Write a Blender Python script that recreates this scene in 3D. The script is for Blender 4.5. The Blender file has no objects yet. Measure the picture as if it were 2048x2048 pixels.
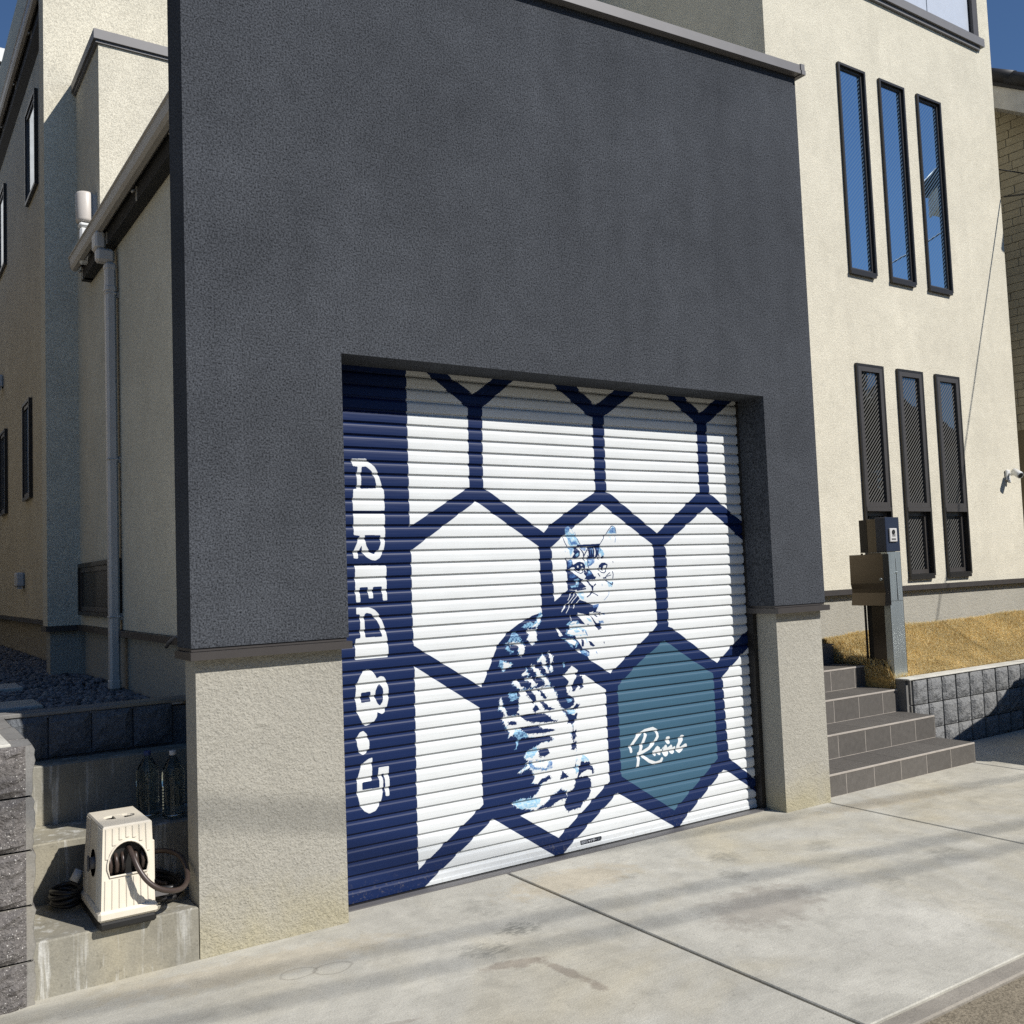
import bpy, bmesh, math, random
import numpy as np
from mathutils import Vector, Matrix, noise
from mathutils.geometry import delaunay_2d_cdt

random.seed(7)
scene = bpy.context.scene
COL = scene.collection

# ------------------------------------------------------------------ camera
cam_d = bpy.data.cameras.new("camera")
cam = bpy.data.objects.new("camera", cam_d)
COL.objects.link(cam)
scene.camera = cam
cam_d.sensor_width = 36.0
cam_d.lens = 36.0 * 1939.2755 / 2048.0
cam_d.clip_start = 0.05
cam_d.clip_end = 2000.0
YAW, PITCH, ROLL = -0.5903, 0.0633, -0.0379
f_ = Vector((-math.sin(YAW) * math.cos(PITCH), math.cos(YAW) * math.cos(PITCH), math.sin(PITCH)))
r_ = Vector((math.cos(YAW), math.sin(YAW), 0))
u_ = r_.cross(f_)
cr_, sr_ = math.cos(ROLL), math.sin(ROLL)
R_, U_ = cr_ * r_ + sr_ * u_, -sr_ * r_ + cr_ * u_
m_ = Matrix((R_, U_, -f_)).transposed().to_4x4()
m_.translation = Vector((-1.8494, -4.143, 1.5434))
cam.matrix_world = m_

# ------------------------------------------------------------------ sky, sun, exposure
SUN = Vector((0.52, -1.0, 0.96)).normalized()
world = bpy.data.worlds.new("World")
scene.world = world
world.use_nodes = True
wn = world.node_tree
bg = wn.nodes["Background"]
sky = wn.nodes.new("ShaderNodeTexSky")
sky.sky_type = 'NISHITA'
sky.sun_disc = False
sky.sun_elevation = math.asin(SUN.z)
sky.sun_rotation = math.atan2(SUN.x, SUN.y)
sky.altitude = 0
sky.air_density = 1.0
sky.dust_density = 0.0
sky.ozone_density = 8.0
wn.links.new(sky.outputs[0], bg.inputs[0])
bg.inputs[1].default_value = 0.085
sun_d = bpy.data.lights.new("sun", 'SUN')
sun_d.energy = 4.6
sun_d.angle = math.radians(0.53)
sun_d.color = (1.0, 0.965, 0.91)
sun = bpy.data.objects.new("sun", sun_d)
COL.objects.link(sun)
sun.location = (10, -20, 25)
sun.rotation_euler = SUN.to_track_quat('Z', 'Y').to_euler()
scene.view_settings.view_transform = 'Standard'
scene.view_settings.look = 'None'
scene.view_settings.exposure = 0.0
scene.view_settings.gamma = 1.0
scene.view_settings.use_curve_mapping = False
scene.cycles.max_bounces = 8
scene.cycles.diffuse_bounces = 1
scene.cycles.use_denoising = False
scene.cycles.transparent_max_bounces = 8

# ------------------------------------------------------------------ helpers
def lin(r, g, b):
    return tuple(((c / 255.0) / 12.92 if c <= 10 else ((c / 255.0 + 0.055) / 1.055) ** 2.4) for c in (r, g, b)) + (1.0,)

class Nodes:
    def __init__(self, name):
        self.m = bpy.data.materials.new(name)
        self.m.use_nodes = True
        self.t = self.m.node_tree
        self.p = self.t.nodes["Principled BSDF"]
    def n(self, typ, **kw):
        nd = self.t.nodes.new(typ)
        for k, v in kw.items():
            if k.startswith('i_'):
                nd.inputs[k[2:].replace('_', ' ')].default_value = v
            else:
                setattr(nd, k, v)
        return nd
    def l(self, a, b):
        self.t.links.new(a, b)
    def pos(self, scale=(1, 1, 1)):
        g = self.n("ShaderNodeNewGeometry")
        if scale == (1, 1, 1):
            return g.outputs['Position']
        mp = self.n("ShaderNodeMapping")
        mp.inputs['Scale'].default_value = scale
        self.l(g.outputs['Position'], mp.inputs[0])
        return mp.outputs[0]
    def noise(self, scale, detail=3, rough=0.55, vec=None, dist=0.0):
        nd = self.n("ShaderNodeTexNoise")
        nd.inputs['Scale'].default_value = scale
        nd.inputs['Detail'].default_value = detail
        nd.inputs['Roughness'].default_value = rough
        nd.inputs['Distortion'].default_value = dist
        self.l(vec if vec is not None else self.pos(), nd.inputs['Vector'])
        return nd.outputs['Fac']
    def ramp(self, fac, stops):
        r = self.n("ShaderNodeValToRGB")
        e = r.color_ramp.elements
        while len(e) < len(stops):
            e.new(0.5)
        for i, (p, c) in enumerate(stops):
            e[i].position = p
            e[i].color = c if len(c) == 4 else tuple(c) + (1,)
        self.l(fac, r.inputs[0])
        return r.outputs[0]
    def rng(self, fac, a, b, c, d):
        r = self.n("ShaderNodeMapRange")
        for i, v in zip((1, 2, 3, 4), (a, b, c, d)):
            r.inputs[i].default_value = v
        self.l(fac, r.inputs[0])
        return r.outputs[0]
    def math(self, op, a, b=None, c=None):
        r = self.n("ShaderNodeMath", operation=op)
        for i, v in enumerate((a, b, c)):
            if v is None: continue
            if isinstance(v, (int, float)): r.inputs[i].default_value = v
            else: self.l(v, r.inputs[i])
        return r.outputs[0]
    def mix(self, fac, a, b, mode='MIX'):
        r = self.n("ShaderNodeMix", data_type='RGBA', blend_type=mode)
        for sock, v in ((r.inputs[0], fac), (r.inputs[6], a), (r.inputs[7], b)):
            if isinstance(v, (int, float)): sock.default_value = v
            elif isinstance(v, tuple): sock.default_value = v
            else: self.l(v, sock)
        return r.outputs[2]
    def bump(self, h, strength=0.5, dist=0.01, prev=None):
        b = self.n("ShaderNodeBump")
        b.inputs['Strength'].default_value = strength
        b.inputs['Distance'].default_value = dist
        self.l(h, b.inputs['Height'])
        if prev is not None: self.l(prev, b.inputs['Normal'])
        self.l(b.outputs[0], self.p.inputs['Normal'])
        return b.outputs[0]
    def base(self, c):
        if isinstance(c, tuple): self.p.inputs['Base Color'].default_value = c
        else: self.l(c, self.p.inputs['Base Color'])
    def set(self, **kw):
        for k, v in kw.items():
            k = {'rough': 'Roughness', 'metal': 'Metallic', 'spec': 'Specular IOR Level', 'trans': 'Transmission Weight', 'ior': 'IOR', 'coat': 'Coat Weight', 'alpha': 'Alpha'}[k]
            if isinstance(v, (int, float)): self.p.inputs[k].default_value = v
            else: self.l(v, self.p.inputs[k])
        return self

def plain(name, col, rough=0.5, metal=0.0, var=0.12, scale=9.0, spec=0.5, bumpd=0.0, bscale=200):
    N = Nodes(name)
    f = N.noise(scale, 4)
    f = N.rng(f, 0.3, 0.7, 1 - var, 1 + var)
    sc = N.n("ShaderNodeVectorMath", operation='SCALE')
    sc.inputs[0].default_value = col[:3]
    N.l(f, sc.inputs['Scale'])
    N.base(sc.outputs[0])
    N.set(rough=rough, metal=metal, spec=spec)
    if bumpd: N.bump(N.noise(bscale, 2), 0.6, bumpd)
    return N.m

def stucco(name, col, grain=170.0, bumpd=0.004, speck=0.35, blotch=0.10, rough=0.9, vor=False, grime=False):
    N = Nodes(name)
    big = N.rng(N.noise(1.3, 4, 0.6, dist=0.6), 0.3, 0.7, 1 - blotch, 1 + blotch)
    med = N.rng(N.noise(9, 4, 0.6), 0.3, 0.7, 1 - blotch * 0.6, 1 + blotch * 0.6)
    fine = N.noise(grain, 3, 0.62)
    fine2 = N.noise(grain * 0.42, 2, 0.5)
    fs = N.rng(fine, 0.32, 0.6, 1 - speck, 1.0 + speck * 0.28)
    strk = N.rng(N.noise(1.0, 4, 0.6, N.pos((5.5, 5.5, 0.22)), 0.3), 0.3, 0.7, 1 - blotch * 0.4, 1 + blotch * 0.4)
    k = N.math('MULTIPLY', N.math('MULTIPLY', N.math('MULTIPLY', big, med), fs), strk)
    if grime:      # damp yellowish foot of the plinth
        g = N.n("ShaderNodeSeparateXYZ"); N.l(N.pos(), g.inputs[0])
        h = N.math('ADD', g.outputs[2], N.rng(N.noise(7, 4), 0.2, 0.8, -0.10, 0.10))
        fac = N.rng(h, 0.0, 0.26, 0.6, 0.0)
        col_s = N.mix(fac, col, lin(180, 170, 134))
    else:
        col_s = None
    sc = N.n("ShaderNodeVectorMath", operation='SCALE')
    if col_s is None: sc.inputs[0].default_value = col[:3]
    else: N.l(col_s, sc.inputs[0])
    N.l(k, sc.inputs['Scale'])
    N.base(sc.outputs[0])
    N.set(rough=rough, spec=0.0)
    if vor:
        h = N.math('ADD', fine2, N.math('MULTIPLY', fine, 0.4))
    else:
        h = N.math('ADD', fine, N.math('MULTIPLY', fine2, 0.8))
    N.bump(h, 0.9, bumpd)
    return N.m

WO = {}
def _t(o, label=None, cat=None, group=None, kind=None):
    if label: o['label'] = label
    if cat: o['category'] = cat
    if group: o['group'] = group
    if kind: o['kind'] = kind
    return o
def thing(name, loc, label, cat, group=None, kind=None):
    o = bpy.data.objects.new(name, None)
    o.empty_display_size = 0.1
    COL.objects.link(o)
    o.location = loc
    WO[o] = Vector(loc)
    return _t(o, label, cat, group, kind)

class MB:
    """Collects faces in world coordinates and links them as one mesh object."""
    def __init__(s): s.v = []; s.f = []; s.mi = []; s.sm = []
    def add(s, vs, fs, mi=0, smooth=False):
        b = len(s.v)
        s.v += [tuple(v) for v in vs]
        for f in fs:
            s.f.append([b + i for i in f]); s.mi.append(mi); s.sm.append(smooth)
        return s
    def box(s, x0, x1, y0, y1, z0, z1, mi=0):
        vs = [(x, y, z) for z in (z0, z1) for y in (y0, y1) for x in (x0, x1)]
        return s.add(vs, [(0, 2, 3, 1), (4, 5, 7, 6), (0, 1, 5, 4), (2, 6, 7, 3), (0, 4, 6, 2), (1, 3, 7, 5)], mi)
    def bbox(s, x0, x1, y0, y1, z0, z1, b=0.004, mi=0):
        """box with chamfered edges"""
        bm = bmesh.new()
        bmesh.ops.create_cube(bm, size=1)
        for v in bm.verts:
            v.co = Vector(((x0 + x1) / 2 + v.co.x * (x1 - x0), (y0 + y1) / 2 + v.co.y * (y1 - y0), (z0 + z1) / 2 + v.co.z * (z1 - z0)))
        bmesh.ops.bevel(bm, geom=bm.edges[:], offset=b, segments=1, affect='EDGES')
        s.bm(bm, mi)
        return s
    def bm(s, bm, mi=0, smooth=False):
        bm.verts.index_update()
        s.add([v.co[:] for v in bm.verts], [[v.index for v in f.verts] for f in bm.faces], mi, smooth)
        bm.free()
        return s
    def prism(s, pts, axis, a, b, mi=0):
        """polygon (2D) extruded along an axis; pts in the two other axes in order"""
        n = len(pts)
        def P(p, t):
            if axis == 'y': return (p[0], t, p[1])
            if axis == 'x': return (t, p[0], p[1])
            return (p[0], p[1], t)
        vs = [P(p, a) for p in pts] + [P(p, b) for p in pts]
        fs = [list(range(n)), list(range(2 * n - 1, n - 1, -1))] + [(i, i + n, (i + 1) % n + n, (i + 1) % n) for i in range(n)]
        return s.add(vs, fs, mi)
    def tube(s, pts, r, seg=10, mi=0, caps=True, closed=False):
        pts = [Vector(p) for p in pts]; n = len(pts)
        rs = r if isinstance(r, (list, tuple)) else [r] * n
        vs = []; up = None
        for i, p in enumerate(pts):
            if closed: d = pts[(i + 1) % n] - pts[i - 1]
            else: d = pts[min(i + 1, n - 1)] - pts[max(i - 1, 0)]
            d.normalize()
            if up is None:
                up = d.orthogonal().normalized()
            up = (up - d * up.dot(d)).normalized()
            w = d.cross(up)
            for k in range(seg):
                a = 2 * math.pi * k / seg
                vs.append(p + (up * math.cos(a) + w * math.sin(a)) * rs[i])
        fs = []
        m = n if closed else n - 1
        for i in range(m):
            j = (i + 1) % n
            for k in range(seg):
                fs.append((i * seg + k, i * seg + (k + 1) % seg, j * seg + (k + 1) % seg, j * seg + k))
        s.add(vs, fs, mi, True)
        if caps and not closed:
            s.add(vs[:seg], [list(range(seg))[::-1]], mi)
            s.add(vs[-seg:], [list(range(seg))], mi)
        return s
    def lathe(s, prof, cx, cy, seg=20, mi=0, mod=None):
        vs = []
        for r, z in prof:
            for k in range(seg):
                a = 2 * math.pi * k / seg
                rr = r * (mod(a, z) if mod else 1)
                vs.append((cx + rr * math.cos(a), cy + rr * math.sin(a), z))
        fs = [(i * seg + k, i * seg + (k + 1) % seg, (i + 1) * seg + (k + 1) % seg, (i + 1) * seg + k) for i in range(len(prof) - 1) for k in range(seg)]
        s.add(vs, fs, mi, True)
        s.add(vs[:seg], [list(range(seg))[::-1]], mi); s.add(vs[-seg:], [list(range(seg))], mi)
        return s
    def wall(s, x0, x1, z0, z1, holes, y, depth, mi=0):
        """front sheet in the XZ plane at y with rectangular holes and their reveals going back"""
        xs = sorted({x0, x1} | {h[0] for h in holes} | {h[1] for h in holes})
        zs = sorted({z0, z1} | {h[2] for h in holes} | {h[3] for h in holes})
        xs = [x for x in xs if x0 <= x <= x1]; zs = [z for z in zs if z0 <= z <= z1]
        for i in range(len(xs) - 1):
            for j in range(len(zs) - 1):
                cx, cz = (xs[i] + xs[i + 1]) / 2, (zs[j] + zs[j + 1]) / 2
                if any(h[0] < cx < h[1] and h[2] < cz < h[3] for h in holes): continue
                s.add([(xs[i], y, zs[j]), (xs[i + 1], y, zs[j]), (xs[i + 1], y, zs[j + 1]), (xs[i], y, zs[j + 1])], [(0, 1, 2, 3)], mi)
        for a, b, c, d in holes:
            q = [(a, c), (b, c), (b, d), (a, d)]
            for k in range(4):
                p0, p1 = q[k], q[(k + 1) % 4]
                s.add([(p0[0], y, p0[1]), (p1[0], y, p1[1]), (p1[0], y + depth, p1[1]), (p0[0], y + depth, p0[1])], [(0, 3, 2, 1)], mi)
        return s
    def mesh(s, name, mats, origin=(0, 0, 0)):
        me = bpy.data.meshes.new(name)
        o = Vector(origin)
        me.from_pydata([tuple(Vector(v) - o) for v in s.v], [], s.f)
        for m in (mats if isinstance(mats, (list, tuple)) else [mats]): me.materials.append(m)
        for p, mi, sm in zip(me.polygons, s.mi, s.sm):
            p.material_index = mi; p.use_smooth = sm
        bm = bmesh.new(); bm.from_mesh(me)
        bmesh.ops.remove_doubles(bm, verts=bm.verts[:], dist=1e-5)
        bmesh.ops.recalc_face_normals(bm, faces=bm.faces[:])
        bm.to_mesh(me); bm.free()
        me.update()
        return me
    def build(s, name, mats, parent=None, label=None, cat=None, group=None, kind=None, origin=None):
        if parent is not None: org = WO[parent]
        elif origin is not None: org = Vector(origin)
        else:
            a = np.array(s.v); org = Vector(((a[:, 0].min() + a[:, 0].max()) / 2, (a[:, 1].min() + a[:, 1].max()) / 2, a[:, 2].min()))
        o = bpy.data.objects.new(name, s.mesh(name, mats, org))
        COL.objects.link(o)
        WO[o] = org
        if parent is not None: o.parent = parent
        else: o.location = org
        return _t(o, label, cat, group, kind)

def put(name, me, parent, loc):
    """a part sharing a mesh whose own origin is at its place; loc in world coordinates"""
    o = bpy.data.objects.new(name, me)
    COL.objects.link(o)
    o.parent = parent
    o.location = Vector(loc) - WO[parent]
    WO[o] = Vector(loc)
    return o
def copy_tree(o, parent=None):
    c = o.copy(); COL.objects.link(c)
    if parent is not None: c.parent = parent
    for ch in o.children: copy_tree(ch, c)
    return c
def fill2d(outer, holes):
    """triangulated polygon with holes -> (verts2d, tris)"""
    vs = [Vector(p) for p in outer]; fa = [list(range(len(outer)))]
    for h in holes:
        b = len(vs); vs += [Vector(p) for p in h]; fa.append(list(range(b, b + len(h))))
    ed = [(f[i], f[(i + 1) % len(f)]) for f in fa for i in range(len(f))]
    r = delaunay_2d_cdt(vs, ed, [], 0, 1e-6)
    def inside(p, poly):
        c = False
        for i in range(len(poly)):
            a, b = poly[i], poly[i - 1]
            if (a[1] > p.y) != (b[1] > p.y) and p.x < (b[0] - a[0]) * (p.y - a[1]) / (b[1] - a[1]) + a[0]: c = not c
        return c
    tr = []
    for t in r[2]:
        c = sum((r[0][i] for i in t), Vector((0, 0))) / 3
        if inside(c, outer) and not any(inside(c, h) for h in holes): tr.append(tuple(t))
    return r[0], tr
ART = [
('W',0,0,[467,2651,465,2594,459,1801,792,1993,821,2009,828,2435,596,2595,496,2669]),
('W',0,0,[667,2646,725,2593,867,2512,979,2592,1050,2664]),
('W',0,0,[1194,2660,1109,2591,919,2441,908,2009,937,1992,1294,1763,1339,1807,1568,1941,1674,1996,1675,2433,1641,2444,1425,2587,1380,2624]),
('W',0,0,[1530,2644,1583,2591,1702,2505,1831,2591,1919,2667]),
('W',0,0,[2073,2662,1983,2587,1761,2442,1757,1997,1783,1989,2134,1753,2489,2000,2507,2004,2511,2442,2280,2591,2186,2662]),
('W',0,0,[2383,2646,2433,2593,2552,2513,2665,2592,2766,2670]),
('W',0,0,[2947,2684,2817,2592,2599,2443,2593,2006,2753,1896,2894,1810,3211,1595,3301,2710]),
('W',0,0,[859,1935,1124,1768,1256,1687,1259,1683,1262,1358,1260,1322,1241,1319,1193,1309,1160,1291,1104,1271,1038,1234,971,1176,940,1124,917,1073,886,1017,912,1061,874,992,853,953,460,1199,458,1403,463,1680]),
('W',0,0,[1718,1925,2100,1682,2103,1204,2070,1175,1726,949,1576,1042,1349,1379,1344,1683,1423,1740]),
('W',0,0,[2560,1914,2722,1806,2898,1683,3201,1474,3185,1283,2935,1156,2748,1052,2585,938,2222,1178,2189,1188,2196,1211,2205,1616,2198,1683]),
('W',0,0,[461,1094,838,847,840,721,837,349,811,329,448,94,452,530]),
('W',0,0,[898,265,1280,5,1247,-16,432,-23]),
('W',0,0,[1742,269,2157,10,2095,-13,1305,-16]),
('W',0,0,[2592,278,2628,267,2812,142,3076,-53,3075,-71,2179,-12]),
('W',0,0,[2627,852,2955,1069,3178,1192,3083,26,2728,285,2648,344]),
('T',0,0,[2155,1109,2349,987,2544,877,2550,846,2549,353,2435,275,2169,100,1803,339,1775,357,1777,872,1949,994]),
('W',-1,0,[147,2138,224,2141,240,2126,271,2101,289,2070,307,2008,318,1987,321,1935,319,1882,147,1881,148,1928,152,1987,173,1990,173,2062,179,2099,152,2102]),
('N',-1,0,[200,2100,225,2101,253,2080,269,2049,281,1994,194,1990,197,2063]),
('W',-1,0,[149,1866,320,1866,318,1758,315,1717,305,1676,284,1645,261,1633,239,1636,211,1652,190,1678,188,1709,169,1678,167,1645,144,1646,143,1679,165,1724,181,1757,148,1761]),
('N',-1,0,[206,1760,292,1759,292,1717,280,1687,254,1664,232,1675,213,1708]),
('W',-1,0,[150,1612,320,1607,318,1503,319,1433,295,1434,291,1504,243,1503,243,1447,219,1448,215,1504,171,1503,174,1431,151,1432,148,1504]),
('W',-1,0,[150,1405,223,1403,248,1391,270,1369,286,1337,304,1290,314,1241,317,1207,317,1153,141,1152,138,1175,142,1249,144,1255,168,1256,170,1364,167,1372,150,1373]),
('N',-1,0,[192,1368,203,1378,231,1371,258,1339,274,1308,286,1256,194,1258]),
('W',-1,0,[205,1101,227,1092,243,1068,249,1054,269,1064,288,1059,304,1034,312,998,311,952,300,913,285,884,271,878,248,891,245,869,231,850,211,835,186,830,170,840,154,869,139,905,134,951,133,981,140,1030,160,1073,183,1096]),
('N',-1,0,[163,992,214,994,212,945,162,944]),
('N',-1,0,[266,1025,281,1001,284,963,276,936,262,920,248,934,237,963,241,995,253,1019]),
('W',-1,0,[169,809,188,790,200,754,199,719,185,701,164,693,147,706,135,742,134,780,150,803]),
('W',-1,0,[214,675,208,564,157,563,156,528,248,526,247,563,242,589,246,623,301,623,300,586,303,545,299,478,279,480,279,524,276,589,262,590,269,555,266,511,258,472,246,444,223,418,189,410,163,426,142,456,130,507,128,546,132,585,147,627,164,655,192,671]),
('W',0,18.7,[1854,488,1852,514,1877,540,1917,575,1967,594,2028,599,2060,582,2063,548,2036,517,1992,489,1946,474,1908,468]),
('W',0,20.3,[1971,569,1950,533,1928,493,1914,461,1905,424,1899,397]),
('W',0,19.3,[1945,447,1988,415,2038,395,2078,400,2089,414]),
('W',-1,0,[2058,495,2078,482,2076,473,2089,469,2107,486,2106,474,2094,469,2094,452,2077,437,2064,441,2057,453,2048,446,2043,438,2030,438,2024,456,2015,469,2030,472,2041,485]),
('W',-1,0,[2113,488,2127,494,2136,480,2132,473,2149,478,2168,489,2178,477,2172,468,2199,476,2201,455,2190,439,2173,430,2158,438,2153,456,2147,445,2133,427,2117,422,2103,431,2099,451,2102,468]),
('W',-1,0,[2128,535,2143,540,2158,537,2162,516,2157,495,2142,492,2131,500]),
('W',-1,0,[2254,535,2271,531,2279,521,2258,494,2233,471,2239,464,2281,480,2293,477,2297,459,2268,446,2230,429,2215,436,2208,451,2207,471,2232,507,2240,526]),
('W',0,0,[1427,1003,1450,1016,1498,984,1687,859,1686,341,1312,93,1070,251,1175,264,1231,269,1313,289,1384,308,1445,359,1454,409,1443,692,1407,753,1383,781,1437,822,1419,859,1445,909,1392,965]),
('N',0,0,[1262,1376,1349,1379,1444,1439,1496,1433,1530,1391,1570,1366,1629,1344,1669,1349,1636,1316,1590,1301,1507,1301,1541,1269,1587,1234,1504,1248,1422,1244,1392,1222,1396,1176,1440,1136,1485,1110,1564,1043,1611,1011,1607,950,1243,982]),
('L',6,0,[1243,1320,1261,1315,1256,1285,1229,1251,1130,1247,1139,1265,1175,1272,1202,1266,1225,1278,1232,1300]),
('W',6,0,[1255,1313,1257,1288,1227,1253,1185,1247,1219,1265,1240,1295]),
('L',6,0,[1078,1235,1093,1214,1106,1191,1113,1177,1083,1175,1035,1181,1053,1213]),
('W',6,0,[1162,1235,1218,1236,1218,1193,1227,1181,1208,1157,1188,1147,1173,1169,1154,1183,1167,1210,1156,1224]),
('W',6,0,[1005,1168,1051,1175,1132,1167,1138,1122,1118,1097,1101,1098,1092,1125,1098,1147,1083,1157,1040,1163]),
('L',6,0,[1029,1152,1044,1134,1062,1121,1048,1118,1028,1130,1010,1143]),
('L',6,0,[967,1069,975,1088,993,1076,1025,1067,1051,1058,1029,1042,994,1021,981,1042,992,1049,963,1052]),
('W',6,0,[993,1074,1051,1058,1026,1042,994,1023]),
('W',6,0,[1259,1094,1216,1062,1244,1054,1261,1022,1279,990,1294,989,1278,1034,1276,1067]),
('W',6,0,[1294,1106,1315,1092,1324,1063,1313,1044,1321,1020,1311,993,1295,1007,1309,1031,1301,1055,1305,1080]),
('W',6,0,[1172,1043,1200,1040,1229,1010,1241,984,1278,968,1295,938,1297,923,1263,926,1258,952,1240,968,1209,976,1204,1002,1189,1018]),
('W',6,0,[1149,1022,1157,989,1111,993,1130,1008]),
('W',6,0,[1126,976,1178,974,1195,947,1207,931,1172,919,1170,945,1153,961]),
('W',6,0,[1080,970,1091,957,1097,942,1123,922,1102,921,1078,926,1067,949,1049,951,1061,967]),
('W',8,0,[1095,912,1212,915,1256,921,1325,910,1342,852,1359,809,1396,780,1383,776,1413,732,1444,697,1434,637,1444,589,1467,520,1444,467,1461,408,1452,358,1384,308,1380,339,1342,355,1296,331,1232,292,1194,278,1169,267,1049,297,1026,325,1075,341,1147,335,1173,351,1224,392,1151,413,1177,449,1143,494,1057,481,1131,505,1132,535,1103,554,1135,584,1185,602,1223,618,1311,627,1299,638,1224,650,1138,658,1127,674,1092,708,1006,670,1019,697,986,750,981,785,1089,783,1072,810,1092,837,1081,859,1100,886]),
('W',6,0,[965,880,977,882,984,849,998,818,1011,787,999,783,983,810,960,827]),
('L',6,0,[1016,885,1041,907,1077,906,1082,878,1045,862]),
('L',6,0,[1068,711,1127,679,1133,666,1090,659,1051,605,1071,657,1043,685]),
('L',6,0,[1135,579,1185,597,1208,579,1158,551,1109,550]),
('L',6,0,[1026,325,1075,341,1123,329,1184,329,1208,320,1169,282,1066,289]),
('M',6,0,[1132,530,1206,525,1293,508,1285,474,1240,470,1155,487]),
('W',6,0,[1157,531,1268,514,1253,478,1173,494]),
('N',4,0,[1138,908,1174,901,1197,867,1200,846,1183,828,1175,849,1160,865,1143,887]),
('N',4,0,[1224,904,1254,881,1272,854,1259,850,1235,873]),
('N',4,0,[1227,838,1258,833,1282,807,1319,791,1281,787,1256,795]),
('N',4,0,[1095,773,1144,780,1193,777,1205,773,1255,770,1280,757,1304,734,1335,723,1253,725,1167,737,1124,749]),
('N',4,0,[1086,714,1110,716,1215,709,1239,691,1314,682,1320,674,1250,669,1164,675,1127,679]),
('N',4,0,[1212,649,1287,647,1298,623,1223,623]),
('N',4,0,[1202,575,1246,580,1274,578,1276,555,1238,543,1207,550]),
('N',4,0,[996,843,1086,833,1081,809,1053,790,1012,797]),
('N',4,0,[1010,758,1058,752,1069,736,1015,737]),
('N',4,0,[1213,424,1270,436,1276,420,1200,396,1175,395]),
('N',4,0,[1360,448,1378,430,1399,409,1338,406]),
('N',4,0,[1296,321,1342,350,1379,329,1381,298,1333,296,1294,282,1268,268,1224,270,1257,298]),
('N',4,0,[1488,481,1544,473,1572,438,1573,407,1553,395,1551,312,1533,284,1471,233,1386,224,1365,245,1367,275,1391,317,1432,346,1461,408]),
('N',4,0,[1461,662,1474,648,1452,614,1432,609,1441,641]),
('N',4,0,[1438,590,1464,597,1466,571,1442,549,1426,556]),
('N',4,0,[1491,977,1523,953,1530,890,1513,884,1500,903,1453,872,1448,913,1476,947]),
('N',4,0,[1348,851,1426,854,1464,834,1455,799,1396,780,1365,798]),
('N',4,0,[1475,805,1491,795,1487,775,1434,770]),
('N',4,0,[1396,775,1446,743,1476,750,1464,705,1437,693,1418,705,1401,748]),
('N',4,0,[1170,804,1196,827,1219,799,1187,787]),
('W',4,0,[1450,1016,1492,987,1470,948,1448,908,1427,879,1419,857,1408,886,1423,926,1431,961,1399,975]),
('W',4,0,[1488,419,1535,433,1561,422,1569,397,1558,368,1533,398,1467,399]),
('L',4,0,[1509,514,1538,495,1547,476,1488,481,1489,501]),
('L',4,0,[1405,840,1451,831,1437,817,1411,814]),
('L',4,0,[1409,778,1480,765,1446,749,1407,753]),
('L',4,0,[1451,471,1470,463,1469,432,1449,420]),
('L',2,0,[1442,1756,1441,1787,1453,1796,1473,1796,1491,1779,1505,1755,1525,1737,1535,1709,1546,1696,1513,1686,1467,1683,1459,1699,1454,1725,1453,1739]),
('W',2,0,[1432,1740,1453,1739,1461,1699,1481,1681,1454,1681,1439,1700]),
('W',2,0,[1473,1790,1488,1777,1501,1755,1485,1756,1472,1768]),
('M',2,0,[1458,1730,1479,1732,1482,1710,1515,1713,1532,1693,1482,1693]),
('M',2,0,[1446,1787,1460,1794,1477,1786,1463,1772,1444,1761]),
('N',0,4.2,[1427,1740,1431,1718,1441,1698,1454,1683]),
('M',0,3.8,[1510,1764,1525,1728,1541,1700]),
('N',0,3.4,[1527,1728,1535,1708,1546,1695]),
('L',2,0,[1742,1753,1767,1777,1790,1796,1807,1794,1813,1773,1812,1754]),
('M',2,0,[1762,1774,1792,1790,1807,1785,1807,1756,1766,1757]),
('N',0,4.2,[1688,1692,1727,1737,1752,1770,1778,1794,1795,1799,1809,1790,1814,1756]),
('M',0,3.8,[1811,1736,1803,1702]),
('L',0,4.2,[1762,1732,1779,1734,1769,1721]),
('L',2,0,[1460,1678,1508,1681,1488,1648,1473,1625,1466,1656]),
('M',2,0,[1465,1674,1506,1679,1479,1652]),
('N',2,0,[1506,1679,1531,1678,1543,1651,1538,1629,1519,1615,1485,1621,1502,1644,1493,1652]),
('L',2,0,[1508,1635,1530,1651,1533,1636,1514,1622]),
('W',0,3.8,[1526,1673,1544,1654,1547,1636]),
('N',0,11.9,[1527,1686,1559,1687,1606,1688,1653,1689,1685,1691]),
('M',2,0,[1552,1678,1594,1677,1578,1654,1560,1661]),
('N',0,7.2,[1547,1669,1566,1643,1567,1625,1573,1601]),
('N',0,6.4,[1594,1663,1578,1641,1567,1623]),
('N',2,0,[1601,1679,1655,1681,1653,1660,1644,1616,1602,1611,1593,1628,1603,1642,1597,1657]),
('W',0,4.7,[1600,1653,1602,1628]),
('M',0,5.5,[1624,1673,1617,1638]),
('L',0,4.2,[1634,1671,1633,1638]),
('W',0,5.1,[1651,1671,1646,1632]),
('N',2,0,[1653,1684,1693,1685,1701,1659,1681,1648,1670,1626,1658,1610,1646,1612,1656,1641]),
('L',2,0,[1692,1678,1709,1659,1721,1632,1696,1621,1688,1641,1669,1632,1680,1656]),
('M',2,0,[1666,1674,1685,1674,1679,1656,1667,1652]),
('N',0,6.4,[1671,1645,1680,1622,1678,1606]),
('N',2,0,[1698,1622,1711,1628,1719,1614,1707,1608]),
('M',2,0,[1602,1611,1654,1612,1640,1586,1609,1569,1597,1569,1595,1591]),
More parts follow.
